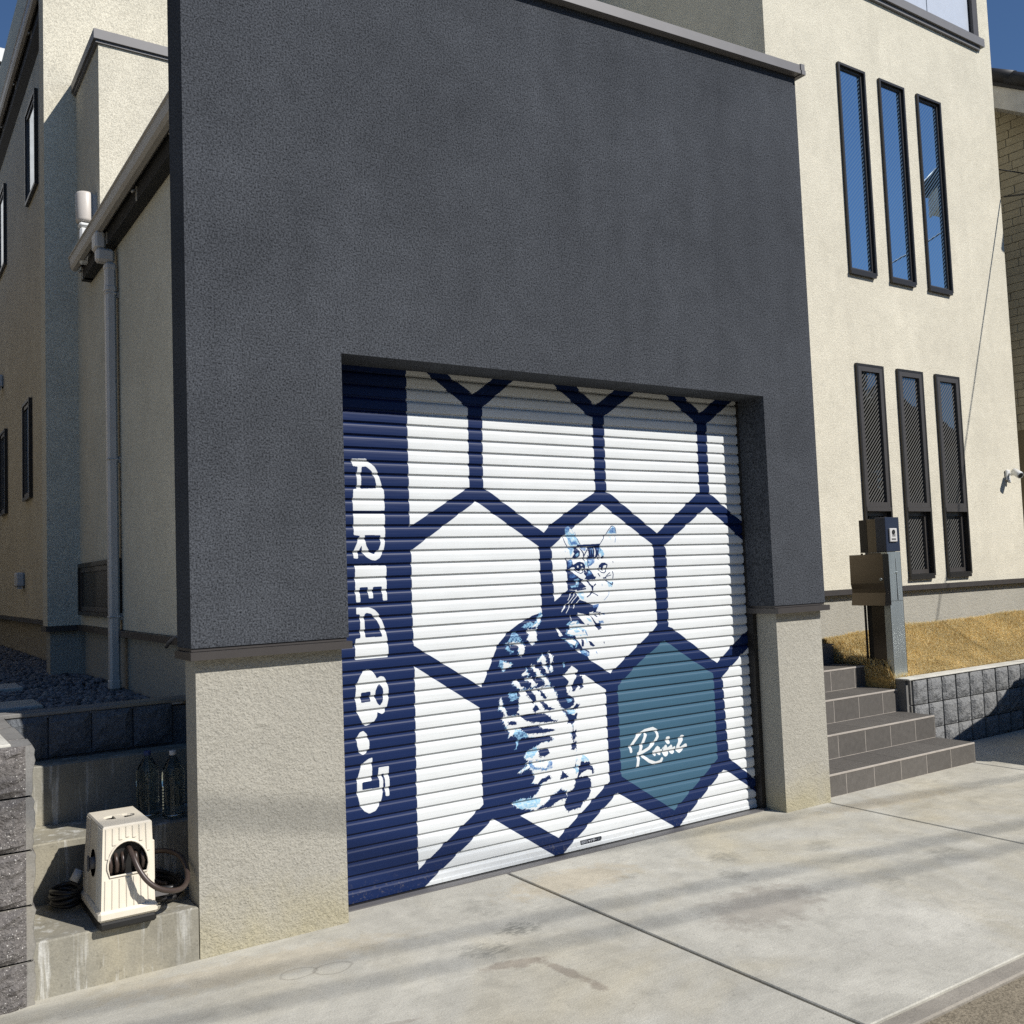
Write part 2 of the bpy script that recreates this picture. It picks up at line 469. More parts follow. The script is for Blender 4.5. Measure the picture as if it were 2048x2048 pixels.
('N',0,5.5,[1598,1609,1592,1580,1600,1560]),
('L',2,0,[1605,1594,1625,1598,1611,1578]),
('L',2,0,[1570,1595,1592,1598,1592,1565,1574,1570]),
('N',2,0,[1441,1626,1452,1605,1486,1608,1486,1583,1501,1583,1477,1565,1461,1554,1442,1553,1443,1602]),
('M',2,0,[1455,1606,1486,1608,1484,1587,1466,1566,1449,1567]),
('L',2,0,[1464,1600,1484,1604,1475,1580]),
('W',2,0,[1493,1606,1532,1611,1564,1605,1568,1588,1541,1598,1517,1593,1489,1579]),
('W',2,0,[1470,1551,1501,1543,1523,1524,1565,1530,1566,1511,1545,1499,1522,1509,1495,1525]),
('N',2,0,[1475,1566,1499,1583,1522,1593,1541,1597,1563,1589,1575,1573,1574,1551,1553,1562,1540,1540,1519,1545,1502,1553,1498,1564]),
('W',1,0,[1515,1573,1526,1574,1528,1563,1518,1561]),
('W',1,0,[1543,1582,1554,1580,1553,1571,1544,1573]),
('W',1,0,[1506,1555,1524,1544,1538,1540,1554,1554,1562,1553,1558,1541,1546,1532,1528,1534,1515,1544]),
('N',0,5.5,[1504,1553,1519,1537,1542,1529,1560,1536,1567,1552]),
('N',2,0,[1443,1552,1470,1551,1496,1528,1527,1507,1560,1492,1548,1486,1558,1468,1577,1453,1546,1443,1500,1437,1443,1439,1444,1508]),
('M',2,0,[1464,1526,1487,1529,1513,1510,1472,1503,1458,1511]),
('L',2,0,[1489,1495,1522,1502,1536,1487,1516,1454,1469,1449,1459,1461,1502,1466,1512,1484]),
('W',1,0,[1512,1488,1528,1491,1515,1470]),
('N',2,0,[1568,1541,1594,1555,1617,1546,1626,1528,1638,1509,1653,1507,1643,1493,1595,1491,1565,1495,1578,1511,1564,1526]),
('M',2,0,[1593,1532,1617,1545,1622,1521,1596,1512,1580,1511]),
('L',2,0,[1598,1540,1613,1543,1611,1528,1597,1525]),
('W',1,0,[1577,1552,1595,1553,1588,1536]),
('N',0,7.6,[1676,1555,1679,1570,1699,1583,1718,1583,1736,1573,1731,1555]),
('N',0,5.5,[1677,1545,1691,1531,1710,1527,1727,1536,1733,1552]),
('N',2,0,[1679,1560,1682,1574,1704,1585,1727,1580,1739,1568,1722,1572,1709,1569,1698,1551,1688,1558]),
('N',0,8.5,[1700,1565,1705,1544]),
('N',0,6.4,[1667,1525,1679,1509]),
('N',0,4.7,[1718,1501,1738,1517,1754,1527]),
('N',0,7.6,[1705,1498,1724,1497]),
('N',0,5.5,[1775,1534,1779,1516,1775,1494]),
('N',0,4.2,[1730,1506,1762,1513]),
('L',2,0,[1729,1482,1779,1471,1765,1441,1754,1449,1743,1442]),
('N',0,6.4,[1730,1481,1750,1468,1768,1457,1775,1471]),
('N',2,0,[1587,1488,1605,1485,1606,1470,1621,1455,1632,1454,1627,1443,1628,1432,1616,1432,1615,1447,1597,1463,1593,1474]),
('W',1,0,[1604,1481,1632,1485,1648,1479,1645,1465,1626,1454,1610,1466]),
('N',0,7.2,[1635,1457,1646,1465]),
('N',0,7.3,[1622,1455,1623,1431,1623,1418]),
('N',0,6.1,[1580,1394,1604,1406,1623,1418,1644,1407,1658,1399]),
('M',0,3.0,[1750,1415,1731,1392,1703,1370]),
('M',0,2.5,[1437,1667,1437,1653]),
('N',0,3.4,[1780,1594,1782,1584]),
('M',0,3.0,[1693,1468,1693,1452]),
('W',2,0,[1497,1436,1570,1447,1577,1425,1561,1368,1530,1379,1512,1411]),
('L',2,0,[1515,1415,1565,1426,1553,1379,1533,1384]),
('W',1,0,[1535,1409,1559,1415,1554,1395]),
('N',0,8.5,[1512,1435,1571,1441]),
('W',0,4.2,[1483,1426,1463,1412,1442,1382]),
('W',0,4.2,[1503,1422,1472,1393,1431,1354,1394,1319]),
('W',0,4.2,[1522,1414,1477,1378,1426,1311]),
('W',0,4.2,[1534,1391,1503,1364,1478,1335]),
('W',0,4.2,[1435,1362,1398,1328]),
('M',2,0,[1617,1344,1671,1351,1642,1315,1626,1323]),
('N',2,0,[1626,1329,1654,1335,1639,1307,1679,1303,1668,1294,1618,1302]),
('W',2,0,[1506,1308,1535,1302,1576,1241,1558,1239,1524,1275]),
('N',2,0,[1532,1304,1589,1307,1616,1256,1642,1216,1653,1201,1679,1212,1676,1235,1662,1242,1638,1242,1607,1283]),
('W',2,0,[1589,1309,1618,1302,1678,1300,1705,1291,1676,1253,1635,1245,1607,1283]),
('N',1,0,[1631,1291,1647,1286,1652,1275,1640,1277]),
('N',0,4.8,[1665,1300,1674,1284]),
('L',2,0,[1561,1281,1590,1273,1610,1249,1589,1255]),
('W',0,4.8,[1605,1247,1627,1217,1646,1202]),
('M',2,0,[1654,1255,1691,1253,1694,1239,1662,1239]),
('M',2,0,[1682,1296,1714,1296,1708,1282]),
('W',0,6.7,[1510,1298,1542,1266,1570,1239]),
('L',4,0,[1420,1245,1452,1266,1504,1264,1519,1247,1438,1241]),
('W',3,0,[1448,1248,1471,1262,1504,1260,1490,1248]),
('W',0,3.6,[1462,1296,1459,1266]),
('W',4,0,[1355,1234,1370,1230,1382,1209,1397,1187,1377,1183,1363,1210]),
('L',4,0,[1413,1194,1427,1219,1522,1227,1561,1208,1568,1180,1435,1183]),
('W',4,0,[1426,1196,1437,1213,1515,1222,1553,1206,1562,1184,1467,1186]),
('L',3,0,[1475,1213,1501,1217,1520,1200,1487,1197]),
('M',2,0,[1526,1211,1548,1205,1541,1193]),
('M',0,6.1,[1559,1198,1570,1177]),
('L',4,0,[1374,1174,1409,1171,1479,1168,1505,1139,1486,1112,1457,1117,1433,1142,1415,1164]),
('W',4,0,[1415,1166,1473,1165,1491,1143,1477,1126,1446,1141]),
('N',2,0,[1461,1130,1484,1123,1480,1110,1464,1114]),
('N',0,17.0,[1536,1148,1534,1124]),
('M',0,6.1,[1503,1150,1502,1132]),
('N',2,0,[1576,1146,1596,1139,1623,1115,1608,1110,1588,1120]),
('L',0,6.1,[1564,1161,1566,1138]),
('W',3,0,[1486,1104,1522,1105,1524,1079,1507,1083]),
('M',2,0,[1518,1091,1548,1104,1581,1082,1578,1061,1559,1059,1523,1076]),
('L',2,0,[1524,1089,1544,1095,1556,1079,1533,1077]),
('N',2,0,[1551,1102,1581,1087,1579,1077,1560,1089]),
('L',2,0,[1396,1040,1410,1042,1404,1014,1391,1010]),
('N',0,5.5,[1689,1131,1690,1124]),
('M',0,5.5,[1629,1083,1635,1069]),
]

# ------------------------------------------------------------------ materials
M = {}
M['charcoal'] = stucco('charcoal_stucco', lin(81, 84, 89), grain=125, bumpd=0.0042, speck=0.8, blotch=0.13)
M['cream'] = stucco('cream_stucco', lin(226, 219, 199), grain=125, bumpd=0.0036, speck=0.38, blotch=0.07)
M['plinth'] = stucco('grey_plinth_stucco', lin(178, 174, 162), grain=120, bumpd=0.007, speck=0.2, blotch=0.05, grime=True)
M['trim'] = plain('dark_brown_metal', lin(78, 74, 72), rough=0.45, metal=0.3, var=0.06)
M['coping'] = plain('grey_metal_coping', lin(112, 110, 110), rough=0.5, metal=0.1, var=0.05)
M['frame'] = plain('black_aluminium', lin(52, 49, 46), rough=0.38, metal=0.3, var=0.05)
M['sash'] = plain('bronze_aluminium', lin(84, 80, 77), rough=0.4, metal=0.3, var=0.05)
M['soffit'] = plain('black_soffit', lin(34, 33, 32), rough=0.7)
M['gutter'] = plain('taupe_gutter_pvc', lin(176, 168, 156), rough=0.4, var=0.05)
M['pipe'] = plain('mauve_grey_pvc', lin(212, 204, 194), rough=0.4, var=0.05)
M['whitepl'] = plain('white_plastic', lin(232, 232, 228), rough=0.35, var=0.04)
M['roof'] = plain('dark_roof_metal', lin(60, 60, 62), rough=0.5)
M['black'] = plain('black_rubber', lin(30, 29, 28), rough=0.55, var=0.2)
M['dark_in'] = plain('dark_room', lin(40, 40, 42), rough=0.9)

def glass(name, tint, stripe, sfac, metal=1.0, rough=0.02):
    """coated pane with thin diagonal wires inside"""
    N = Nodes(name)
    s = N.n("ShaderNodeSeparateXYZ"); N.l(N.pos(), s.inputs[0])
    d = N.math('SUBTRACT', s.outputs[0], s.outputs[2])
    fr = N.math('FRACT', N.math('MULTIPLY', d, 1 / 0.040))
    w = N.math('MULTIPLY', N.math('LESS_THAN', fr, 0.42), sfac)
    N.base(tint); N.set(rough=rough, metal=metal)
    wav = N.noise(3.0, 2); N.bump(wav, 0.05, 0.02)
    df = N.n("ShaderNodeBsdfDiffuse"); df.inputs[0].default_value = stripe
    mx = N.n("ShaderNodeMixShader")
    N.l(w, mx.inputs[0]); N.l(N.p.outputs[0], mx.inputs[1]); N.l(df.outputs[0], mx.inputs[2])
    N.l(mx.outputs[0], N.t.nodes['Material Output'].inputs[0])
    return N.m
M['glass_up'] = glass('wired_sky_haze_glass', (0.50, 0.60, 0.68, 1), lin(100, 128, 156), 0.5)  # wire stripes widened in pale blue to paint sky haze on the pane
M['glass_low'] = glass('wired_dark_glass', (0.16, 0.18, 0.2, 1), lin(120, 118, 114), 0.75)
M['glass_side'] = plain('pale_side_glass', (0.55, 0.6, 0.62, 1), rough=0.05, metal=0.9, var=0.03)
M['frost'] = plain('frosted_glass', lin(200, 206, 216), rough=0.25, var=0.03)

def concrete(name, col, streaks=False, leach=False, tint=lin(196, 180, 140)):
    N = Nodes(name)
    p = N.pos()
    a = N.rng(N.noise(1.3, 6, 0.65, dist=1.2), 0.3, 0.7, 0.80, 1.10)
    b = N.rng(N.noise(7, 5, 0.65, dist=0.4), 0.3, 0.7, 0.9, 1.08)
    c = N.rng(N.noise(150, 3, 0.7), 0.35, 0.65, 0.86, 1.08)
    # broom marks: long streaks roughly along the road
    st = N.rng(N.noise(1.0, 3, 0.6, N.pos((5, 95, 1)), 0.5), 0.35, 0.65, 0.955, 1.03)
    sp1 = N.rng(N.noise(52, 2, 0.5), 0.66, 0.72, 1.0, 0.80)
    sp2 = N.rng(N.noise(3.4, 6, 0.75, dist=2.0), 0.52, 0.70, 1.0, 0.86)
    k = N.math('MULTIPLY', N.math('MULTIPLY', N.math('MULTIPLY', a, b), N.math('MULTIPLY', c, st)), N.math('MULTIPLY', sp1, sp2))
    col2 = N.mix(N.rng(N.noise(0.7, 4, 0.6, dist=1.0), 0.5, 0.75, 0.0, 0.45), col, tint)
    if leach:   # white lime runs down the risers
        r = N.noise(1.0, 4, 0.7, N.pos((24, 24, 1.6)), 0.4)
        l1 = N.rng(r, 0.54, 0.66, 0.0, 0.85)
        col2 = N.mix(l1, col2, lin(226, 225, 218))
        g = N.rng(N.noise(3.2, 4, 0.65), 0.45, 0.65, 0.0, 0.65)
        col2 = N.mix(g, col2, lin(140, 136, 124))
    if streaks:
        blot = []
        # spots: x, y, rx, ry, angle, darkness, colour
        for x, y, rx, ry, an, dk, cc in streaks:
            mp = N.n("ShaderNodeMapping", vector_type='TEXTURE')
            mp.inputs['Location'].default_value = (x, y, 0)
            mp.inputs['Rotation'].default_value = (0, 0, an)
            mp.inputs['Scale'].default_value = (rx, ry, 1)
            N.l(p, mp.inputs[0])
            ln = N.n("ShaderNodeVectorMath", operation='LENGTH'); 
            sp = N.n("ShaderNodeSeparateXYZ"); N.l(mp.outputs[0], sp.inputs[0])
            cb = N.n("ShaderNodeCombineXYZ"); N.l(sp.outputs[0], cb.inputs[0]); N.l(sp.outputs[1], cb.inputs[1])
            N.l(cb.outputs[0], ln.inputs[0])
            e = N.math('ADD', ln.outputs['Value'], N.rng(N.noise(14, 4, 0.7), 0.25, 0.75, -0.45, 0.45))
            if cc == 'ring':
                f = N.math('MULTIPLY', N.rng(N.math('ABSOLUTE', N.math('SUBTRACT', N.math('ADD', ln.outputs['Value'], N.rng(N.noise(10, 3), 0.3, 0.7, -0.12, 0.12)), 0.85)), 0.0, 0.12, 1, 0), dk)
                c2 = lin(122, 116, 106)
            else:
                f = N.rng(e, 0.55, 1.0, dk, 0.0)
                c2 = {'tyre': lin(96, 97, 92), 'brown': lin(118, 100, 88), 'warm': lin(200, 180, 142), 'pale': lin(232, 228, 216)}[cc]
                if cc == 'tyre':
                    tr = N.noise(1.0, 2, 0.5, N.pos((20, 75, 1)), 1.2)
                    f = N.math('MULTIPLY', f, N.rng(tr, 0.4, 0.55, 0.25, 1))
            col2 = N.mix(f, col2, c2)
    sc = N.n("ShaderNodeVectorMath", operation='SCALE')
    if isinstance(col2, tuple): sc.inputs[0].default_value = col2[:3]
    else: N.l(col2, sc.inputs[0])
    N.l(k, sc.inputs['Scale'])
    N.base(sc.outputs[0]); N.set(rough=0.85, spec=0.25)
    h = N.math('ADD', N.noise(130, 3), N.math('MULTIPLY', N.noise(18, 3), 1.5))
    N.bump(h, 0.5, 0.0025)
    return N.m
M['drive'] = concrete('driveway_concrete', lin(200, 196, 183), streaks=[
    (-0.42, -0.365, 0.085, 0.055, 0, 0.42, 'ring'), (-0.285, -0.405, 0.09, 0.06, 0, 0.40, 'ring'),
    (0.53, -0.53, 0.11, 0.085, -0.3, 0.62, 'tyre'), (0.29, -0.63, 0.14, 0.085, -0.3, 0.45, 'tyre'), (0.55, -0.22, 0.10, 0.16, 0, 0.25, 'tyre'),
    (0.30, -0.83, 0.17, 0.05, -0.25, 0.45, 'brown'), (0.415, -1.02, 0.035, 0.17, 0.1, 0.45, 'brown'), (0.43, -1.2, 0.03, 0.07, 0.1, 0.4, 'brown'),
    (0.1, -1.5, 0.35, 0.06, -0.5, 0.22, 'brown'), (-0.3, -1.0, 0.12, 0.02, -0.2, 0.3, 'brown'),
    (1.95, -0.37, 0.10, 0.12, -0.4, 0.35, 'tyre'), (1.77, -0.6, 0.10, 0.1, -0.5, 0.3, 'tyre'), (2.49, -0.55, 0.15, 0.08, 0.3, 0.28, 'tyre'),
    (1.35, -0.28, 0.10, 0.05, 0, 0.3, 'tyre'), (2.25, -1.18, 0.12, 0.08, 0.5, 0.25, 'tyre'), (2.86, -1.07, 0.14, 0.1, 0.2, 0.3, 'tyre'),
    (1.1, -0.15, 0.45, 0.2, 0, 0.35, 'warm'), (-0.5, -0.2, 0.7, 0.15, -0.1, 0.25, 'warm'), (1.55, -1.0, 0.4, 0.25, 0.2, 0.3, 'brown'), (3.6, -0.2, 0.7, 0.12, -0.15, 0.3, 'warm'),
    (1.9, -1.55, 0.5, 0.3, 0, 0.25, 'pale')])
M['conc_step'] = concrete('step_concrete', lin(158, 155, 143), leach=True)
M['conc_plain'] = concrete('plain_concrete', lin(200, 197, 188))
M['conc_pale'] = concrete('pale_cap_concrete', lin(222, 218, 206))
M['joint'] = plain('black_joint_filler', lin(20, 20, 20), rough=0.9)
M['asphalt'] = stucco('worn_asphalt', lin(146, 136, 118), grain=120, bumpd=0.004, speck=0.45, blotch=0.12)
M['kerb'] = concrete('kerb_concrete', lin(164, 157, 145))
M['soil'] = stucco('soil', lin(222, 186, 118), grain=60, bumpd=0.01, speck=0.4)
M['land'] = stucco('land', lin(120, 116, 104), grain=20, bumpd=0.01)
def splitface(name, c1, c2, spark=0.0):
    N = Nodes(name)
    a = N.noise(60, 4, 0.7); b = N.noise(9, 3)
    c = N.mix(N.rng(a, 0.35, 0.65, 0, 1), c1, c2)
    c = N.mix(N.rng(b, 0.4, 0.7, 0, 0.3), c, c2)
    if spark: c = N.mix(N.rng(N.noise(170, 1), 0.69, 0.72, 0, 1), c, lin(226, 222, 214))
    N.base(c); N.set(rough=0.9, spec=0.25)
    h = N.math('ADD', N.noise(34, 4, 0.65), N.math('MULTIPLY', N.noise(120, 3), 0.5))
    N.bump(h, 1.0, 0.016)
    return N.m
M['split_grey'] = splitface('split_face_grey_block', lin(118, 119, 120), lin(152, 152, 150))
M['split_brown'] = splitface('split_face_brown_block', lin(92, 88, 86), lin(132, 127, 123), 1.0)
M['split_dark'] = splitface('split_face_dark_block', lin(86, 90, 96), lin(120, 124, 128))
M['sawn'] = concrete('sawn_block_edge', lin(140, 138, 134))
def tilemat():
    N = Nodes('grey_porcelain_tile')
    o = N.n("ShaderNodeObjectInfo")
    v = N.rng(o.outputs['Random'], 0, 1, 0.9, 1.1)
    v2 = N.rng(N.noise(26, 5, 0.7), 0.3, 0.7, 0.86, 1.14)
    v3 = N.rng(N.noise(300, 2), 0.35, 0.65, 0.88, 1.1)
    sc = N.n("ShaderNodeVectorMath", operation='SCALE'); sc.inputs[0].default_value = lin(100, 96, 91)[:3]
    N.l(N.math('MULTIPLY', v, N.math('MULTIPLY', v2, v3)), sc.inputs['Scale'])
    N.base(sc.outputs[0]); N.set(rough=0.7, spec=0.3); N.bump(N.noise(240, 2), 0.4, 0.002)
    return N.m
M['tile'] = tilemat()
M['grout'] = plain('pale_grout', lin(176, 168, 158), rough=0.9)

# ------------------------------------------------------------------ ground, driveway, road
MB().box(-300, 300, -300, 300, -0.5, -0.09).build('ground', M['land'], kind='structure', origin=(0, 0, -0.5))
drive = MB().box(-9, 16, -2.0, 0.6, -0.085, -0.030).build('driveway', M['joint'], kind='structure', origin=(0, 0, 0))
for x0, x1 in ((-9, 0.914), (0.931, 3.301), (3.317, 5.060), (5.076, 16)):
    MB().bbox(x0, x1, -2.0, 0.6, -0.07, 0.0, 0.004).build('concrete_slab', M['drive'], drive)
MB().bbox(-9, 16, -2.085, -2.006, -0.08, -0.003, 0.006).build('kerb', M['kerb'], kind='structure')
MB().box(-120, 120, -8.5, -2.092, -0.08, -0.012).build('road', M['asphalt'], kind='structure')

# ------------------------------------------------------------------ house
house = thing('house', (1.5, 4, 0), 'cream stucco house with a charcoal garage front and a painted roller shutter', 'house')
GX = -0.478          # recessed left wall plane
# charcoal garage front
MB().prism([(-0.712, 1.28), (0, 1.28), (0, 2.6), (2.868, 2.6), (2.868, 1.28), (3.348, 1.28), (3.348, 4.815), (-0.712, 4.60)], 'y', 0.0, 0.215).build('garage_wall', M['charcoal'], house, label='charcoal stucco wall around the garage opening')
cp = MB()
sl = (4.81 - 4.60) / 4.06
def zc(x): return 4.60 + sl * (x + 0.712)
for x0, x1, e in ((-0.78, 3.352, 0.0), (3.354, 3.392, 0.006)):
    cp.prism([(x0, zc(x0) - 0.004 - e), (x1, zc(x1) - 0.004 - e), (x1, zc(x1) + 0.020), (x0, zc(x0) + 0.020)], 'y', -0.052 - e, 0.26)
    cp.prism([(x0, zc(x0) + 0.023), (x1, zc(x1) + 0.023), (x1, zc(x1) + 0.060 + e), (x0, zc(x0) + 0.060 + e)], 'y', -0.046 - e, 0.26)
cp.build('parapet_coping', M['coping'], house)
# plinth pillars and their flashing
MB().box(-0.687, -0.024, 0.03, 0.185, -0.05, 1.243).build('pillar', M['plinth'], house, label='wide grey rendered pillar left of the shutter')
MB().box(2.908, 3.332, 0.03, 0.30, -0.05, 1.243).build('pillar', M['plinth'], house, label='narrow grey rendered pillar right of the shutter')
for x0, x1 in ((-0.722, 0.004), (2.862, 3.356)):
    t = MB().box(x0, x1, -0.030, 0.222, 1.231, 1.264)
    t.box(x0 + 0.012, x1 - 0.012, 0.006, 0.215, 1.266, 1.279)
    t.build('flashing', M['trim'], house)
# roller shutter
def art_image():
    W, H = 2400, 2160
    img = np.empty((H, W, 3), np.float32)
    navy = np.array((17, 38, 82), np.float32) / 255
    colr = {'N': navy, 'W': np.array((226, 229, 229), np.float32) / 255, 'T': np.array((63, 98, 120), np.float32) / 255,
            'L': np.array((142, 188, 217), np.float32) / 255, 'M': np.array((74, 112, 166), np.float32) / 255}
    img[:] = navy
    sx, sz = W / 3000.0, H / 2700.0
    rg = np.random.RandomState(3)
    def sub(P, j):
        out = []
        for i in range(len(P)):
            a, b = P[i], P[(i + 1) % len(P)]
            L = np.hypot(*(b - a)); n = max(1, int(L / 7))
            nrm = np.array((-(b - a)[1], (b - a)[0])) / (L + 1e-6)
            for t in range(n):
                out.append(a + (b - a) * t / n + nrm * rg.randn() * j * 0.32 * (1.6 if rg.rand() < 0.2 else 0.8))
        return np.array(out)
    def cut(P, m):
        out = []
        for i in range(len(P)):
            a, b, c = P[i - 1], P[i], P[(i + 1) % len(P)]
            for q in (a, c):
                L = np.hypot(*(q - b)) + 1e-6
                out.append(b + (q - b) / L * min(m, 0.3 * L))
        return np.array(out)
    def fur(P, j):
        out = sub(P, j * 0.5)
        for i in range(1, len(out) - 1, 2):
            if rg.rand() < 0.8: out[i] += (np.array((-0.75, -0.6)) + rg.randn(2) * 0.35) * rg.rand() * j * 1.5
        return out
    def region(P, pad):
        x0, y0 = np.floor(P.min(0) - pad).astype(int); x1, y1 = np.ceil(P.max(0) + pad).astype(int) + 1
        x0, y0 = max(x0, 0), max(y0, 0); x1, y1 = min(x1, W), min(y1, H)
        return x0, x1, y0, y1, (np.arange(x0, x1) + 0.5)[None, :], (np.arange(y0, y1) + 0.5)[:, None]
    def soft(sl, mask, c, streak):
        reg = img[sl]
        if streak:     # brushy watercolour: fade in strokes
            h, w = mask.shape
            nz = rg.rand(h // 5 + 2, w // 9 + 2)
            nz = np.kron(nz, np.ones((5, 9)))[:h, :w]
            k = np.clip(0.62 + 0.75 * (nz - 0.35), 0.35, 1)[..., None]
            reg[:] = np.where(mask[..., None], reg * (1 - k) + c * k, reg)
        else: reg[mask] = c
    for c, j, w, p in ART:
        P = np.array(p, np.float32).reshape(-1, 2)
        P = np.stack([(P[:, 0] + 50) * sx, (P[:, 1] + 20) * sz], 1)
        if w:
            r = w * sx / 2
            x0, x1, y0, y1, X, Y = region(P, r + 1)
            if x1 <= x0 or y1 <= y0: continue
            mask = np.zeros((y1 - y0, x1 - x0), bool)
            for a, b in zip(P[:-1], P[1:]):
                d = b - a; L2 = float(d @ d) + 1e-6
                t = np.clip(((X - a[0]) * d[0] + (Y - a[1]) * d[1]) / L2, 0, 1)
                mask |= (X - a[0] - t * d[0]) ** 2 + (Y - a[1] - t * d[1]) ** 2 <= r * r
        else:
            if j < 0: P = cut(P, 2.5)
            elif j >= 4: P = fur(P, j * sx)
            elif j: P = sub(P, j * sx)
            x0, x1, y0, y1, X, Y = region(P, 1)
            if x1 <= x0 or y1 <= y0: continue
            mask = np.zeros((y1 - y0, x1 - x0), bool)
            for a, b in zip(P, np.roll(P, 1, 0)):
                if a[1] == b[1]: continue
                cr = (a[1] > Y) != (b[1] > Y)
                mask ^= cr & (X < (b[0] - a[0]) * (Y - a[1]) / (b[1] - a[1]) + a[0])
        soft((slice(y0, y1), slice(x0, x1)), mask, colr[c], c in 'LM')
        if j >= 6 or (j == 4 and c == 'N'):       # hair strokes along the edges of the fur patches
            per = np.hypot(*(np.roll(P, -1, 0) - P).T).sum()
            for _ in range(int(per / (8 if c != 'N' else 11))):
                i = rg.randint(len(P)); q = P[i] + (P[(i + 1) % len(P)] - P[i]) * rg.rand()
                an = (3.75 if c != 'N' else 0.5) + rg.randn() * 0.55
                ln = (8 + 16 * rg.rand()) * sx
                a = q - np.array((math.cos(an), math.sin(an))) * ln * 0.4; b = a + np.array((math.cos(an), math.sin(an))) * ln
                u = rg.rand(); hc = colr[c] if c == 'N' else (colr['L'] if c == 'L' or u < 0.38 else (colr['M'] if u < 0.52 else colr[c]))
                r = (0.9 + 0.9 * rg.rand()) * sx
                u0, u1, v0, v1, X, Y = region(np.array([a, b]), r + 1)
                if u1 <= u0 or v1 <= v0: continue
                d = b - a; t = np.clip(((X - a[0]) * d[0] + (Y - a[1]) * d[1]) / (float(d @ d) + 1e-6), 0, 1)
                m2 = (X - a[0] - t * d[0]) ** 2 + (Y - a[1] - t * d[1]) ** 2 <= (r * (1.15 - t)) ** 2
                img[v0:v1, u0:u1][m2] = hc
    px = np.ones((H, W, 4), np.float32); px[..., :3] = img
    im = bpy.data.images.new('shutter_paint', W, H)
    im.colorspace_settings.name = 'sRGB'
    im.pixels.foreach_set(px.ravel()); im.update(); im.pack()
    return im
def shutter_mat():
    N = Nodes('painted_shutter')
    s = N.n("ShaderNodeSeparateXYZ"); N.l(N.pos(), s.inputs[0])
    cb = N.n("ShaderNodeCombineXYZ")
    N.l(N.math('MULTIPLY', N.math('ADD', s.outputs[0], 0.05), 1 / 3.0), cb.inputs[0])
    N.l(N.math('MULTIPLY', N.math('ADD', s.outputs[2], 0.02), 1 / 2.7), cb.inputs[1])
    im = N.n("ShaderNodeTexImage"); im.image = art_image(); im.extension = 'EXTEND'
    N.l(cb.outputs[0], im.inputs[0])
    d = N.rng(N.noise(4, 4, 0.6), 0.3, 0.7, 0.96, 1.03)
    d = N.math('MULTIPLY', d, N.rng(N.noise(1.0, 3, 0.6, N.pos((3, 1, 120))), 0.3, 0.7, 0.975, 1.02))
    dirt = N.math('MULTIPLY', N.rng(s.outputs[2], 0.0, 0.12, 1, 0), N.rng(N.noise(60, 3, 0.7), 0.55, 0.7, 0, 0.35))
    sc = N.n("ShaderNodeVectorMath", operation='SCALE'); N.l(im.outputs[0], sc.inputs[0]); N.l(d, sc.inputs['Scale'])
    N.base(N.mix(dirt, sc.outputs[0], lin(150, 140, 120)))
    N.set(rough=0.48, spec=0.28)
    N.bump(N.noise(5, 2, 0.5, N.pos((0.6, 1, 5))), 0.15, 0.01)
    return N.m
M['shutter'] = shutter_mat()
SX0, SX1, SY = -0.06, 2.87, 0.24
rail = MB()
rail.prism([(SY - 0.004, 0.006), (SY - 0.004, 0.022), (SY + 0.003, 0.024), (SY + 0.003, 0.006)], 'x', SX0, SX1)
shut = rail.build('roller_shutter', M['shutter'], house, label='navy and white roller shutter painted with hexagons, a tabby cat and AREA 8.5')
PITCH_S = 0.0645
prof = [(0.0, 0.0108), (-0.0008, 0.024), (-0.0008, 0.042), (0.0, 0.0500), (0.0028, 0.0568), (0.0115, 0.0643), (0.022, 0.0643), (0.022, 0.0003), (0.0115, 0.0003), (0.010, 0.0095)]
sm = MB().prism([(SY + a, b) for a, b in prof], 'x', SX0, SX1)
slat_me = sm.mesh('slat', M['shutter'], (0, SY, 0))
for k in range(41):
    put('slat', slat_me, shut, (0, SY, 0.062 + PITCH_S * k + 0.0))
bs = MB().prism([(SY, 0.012), (SY, 0.0475), (SY + 0.0028, 0.0543), (SY + 0.0115, 0.0618), (SY + 0.022, 0.0618), (SY + 0.022, 0.012)], 'x', SX0, SX1)
bs.build('bottom_slat', M['shutter'], shut)
MB().box(2.871, 2.906, 0.19, 0.30, 0.0, 2.59).build('guide_rail', M['frame'], house)
MB().box(-0.10, -0.026, 0.20, 0.30, 0.0, 2.59).build('guide_rail', M['frame'], house)
MB().box(-0.05, 2.9, 0.155, 0.206, -0.02, 0.006).build('shutter_sill', M['coping'], house)
MB().box(-0.05, 2.9, 0.209, 0.236, -0.02, 0.0035).build('sill_groove', M['black'], house)
MB().box(-0.3, 3.2, 0.30, 0.34, 0.0, 2.9).build('garage_lining', M['dark_in'], house)
MB().box(-0.3, 3.2, 0.216, 0.34, 2.605, 2.9).build('lintel', M['charcoal'], house)
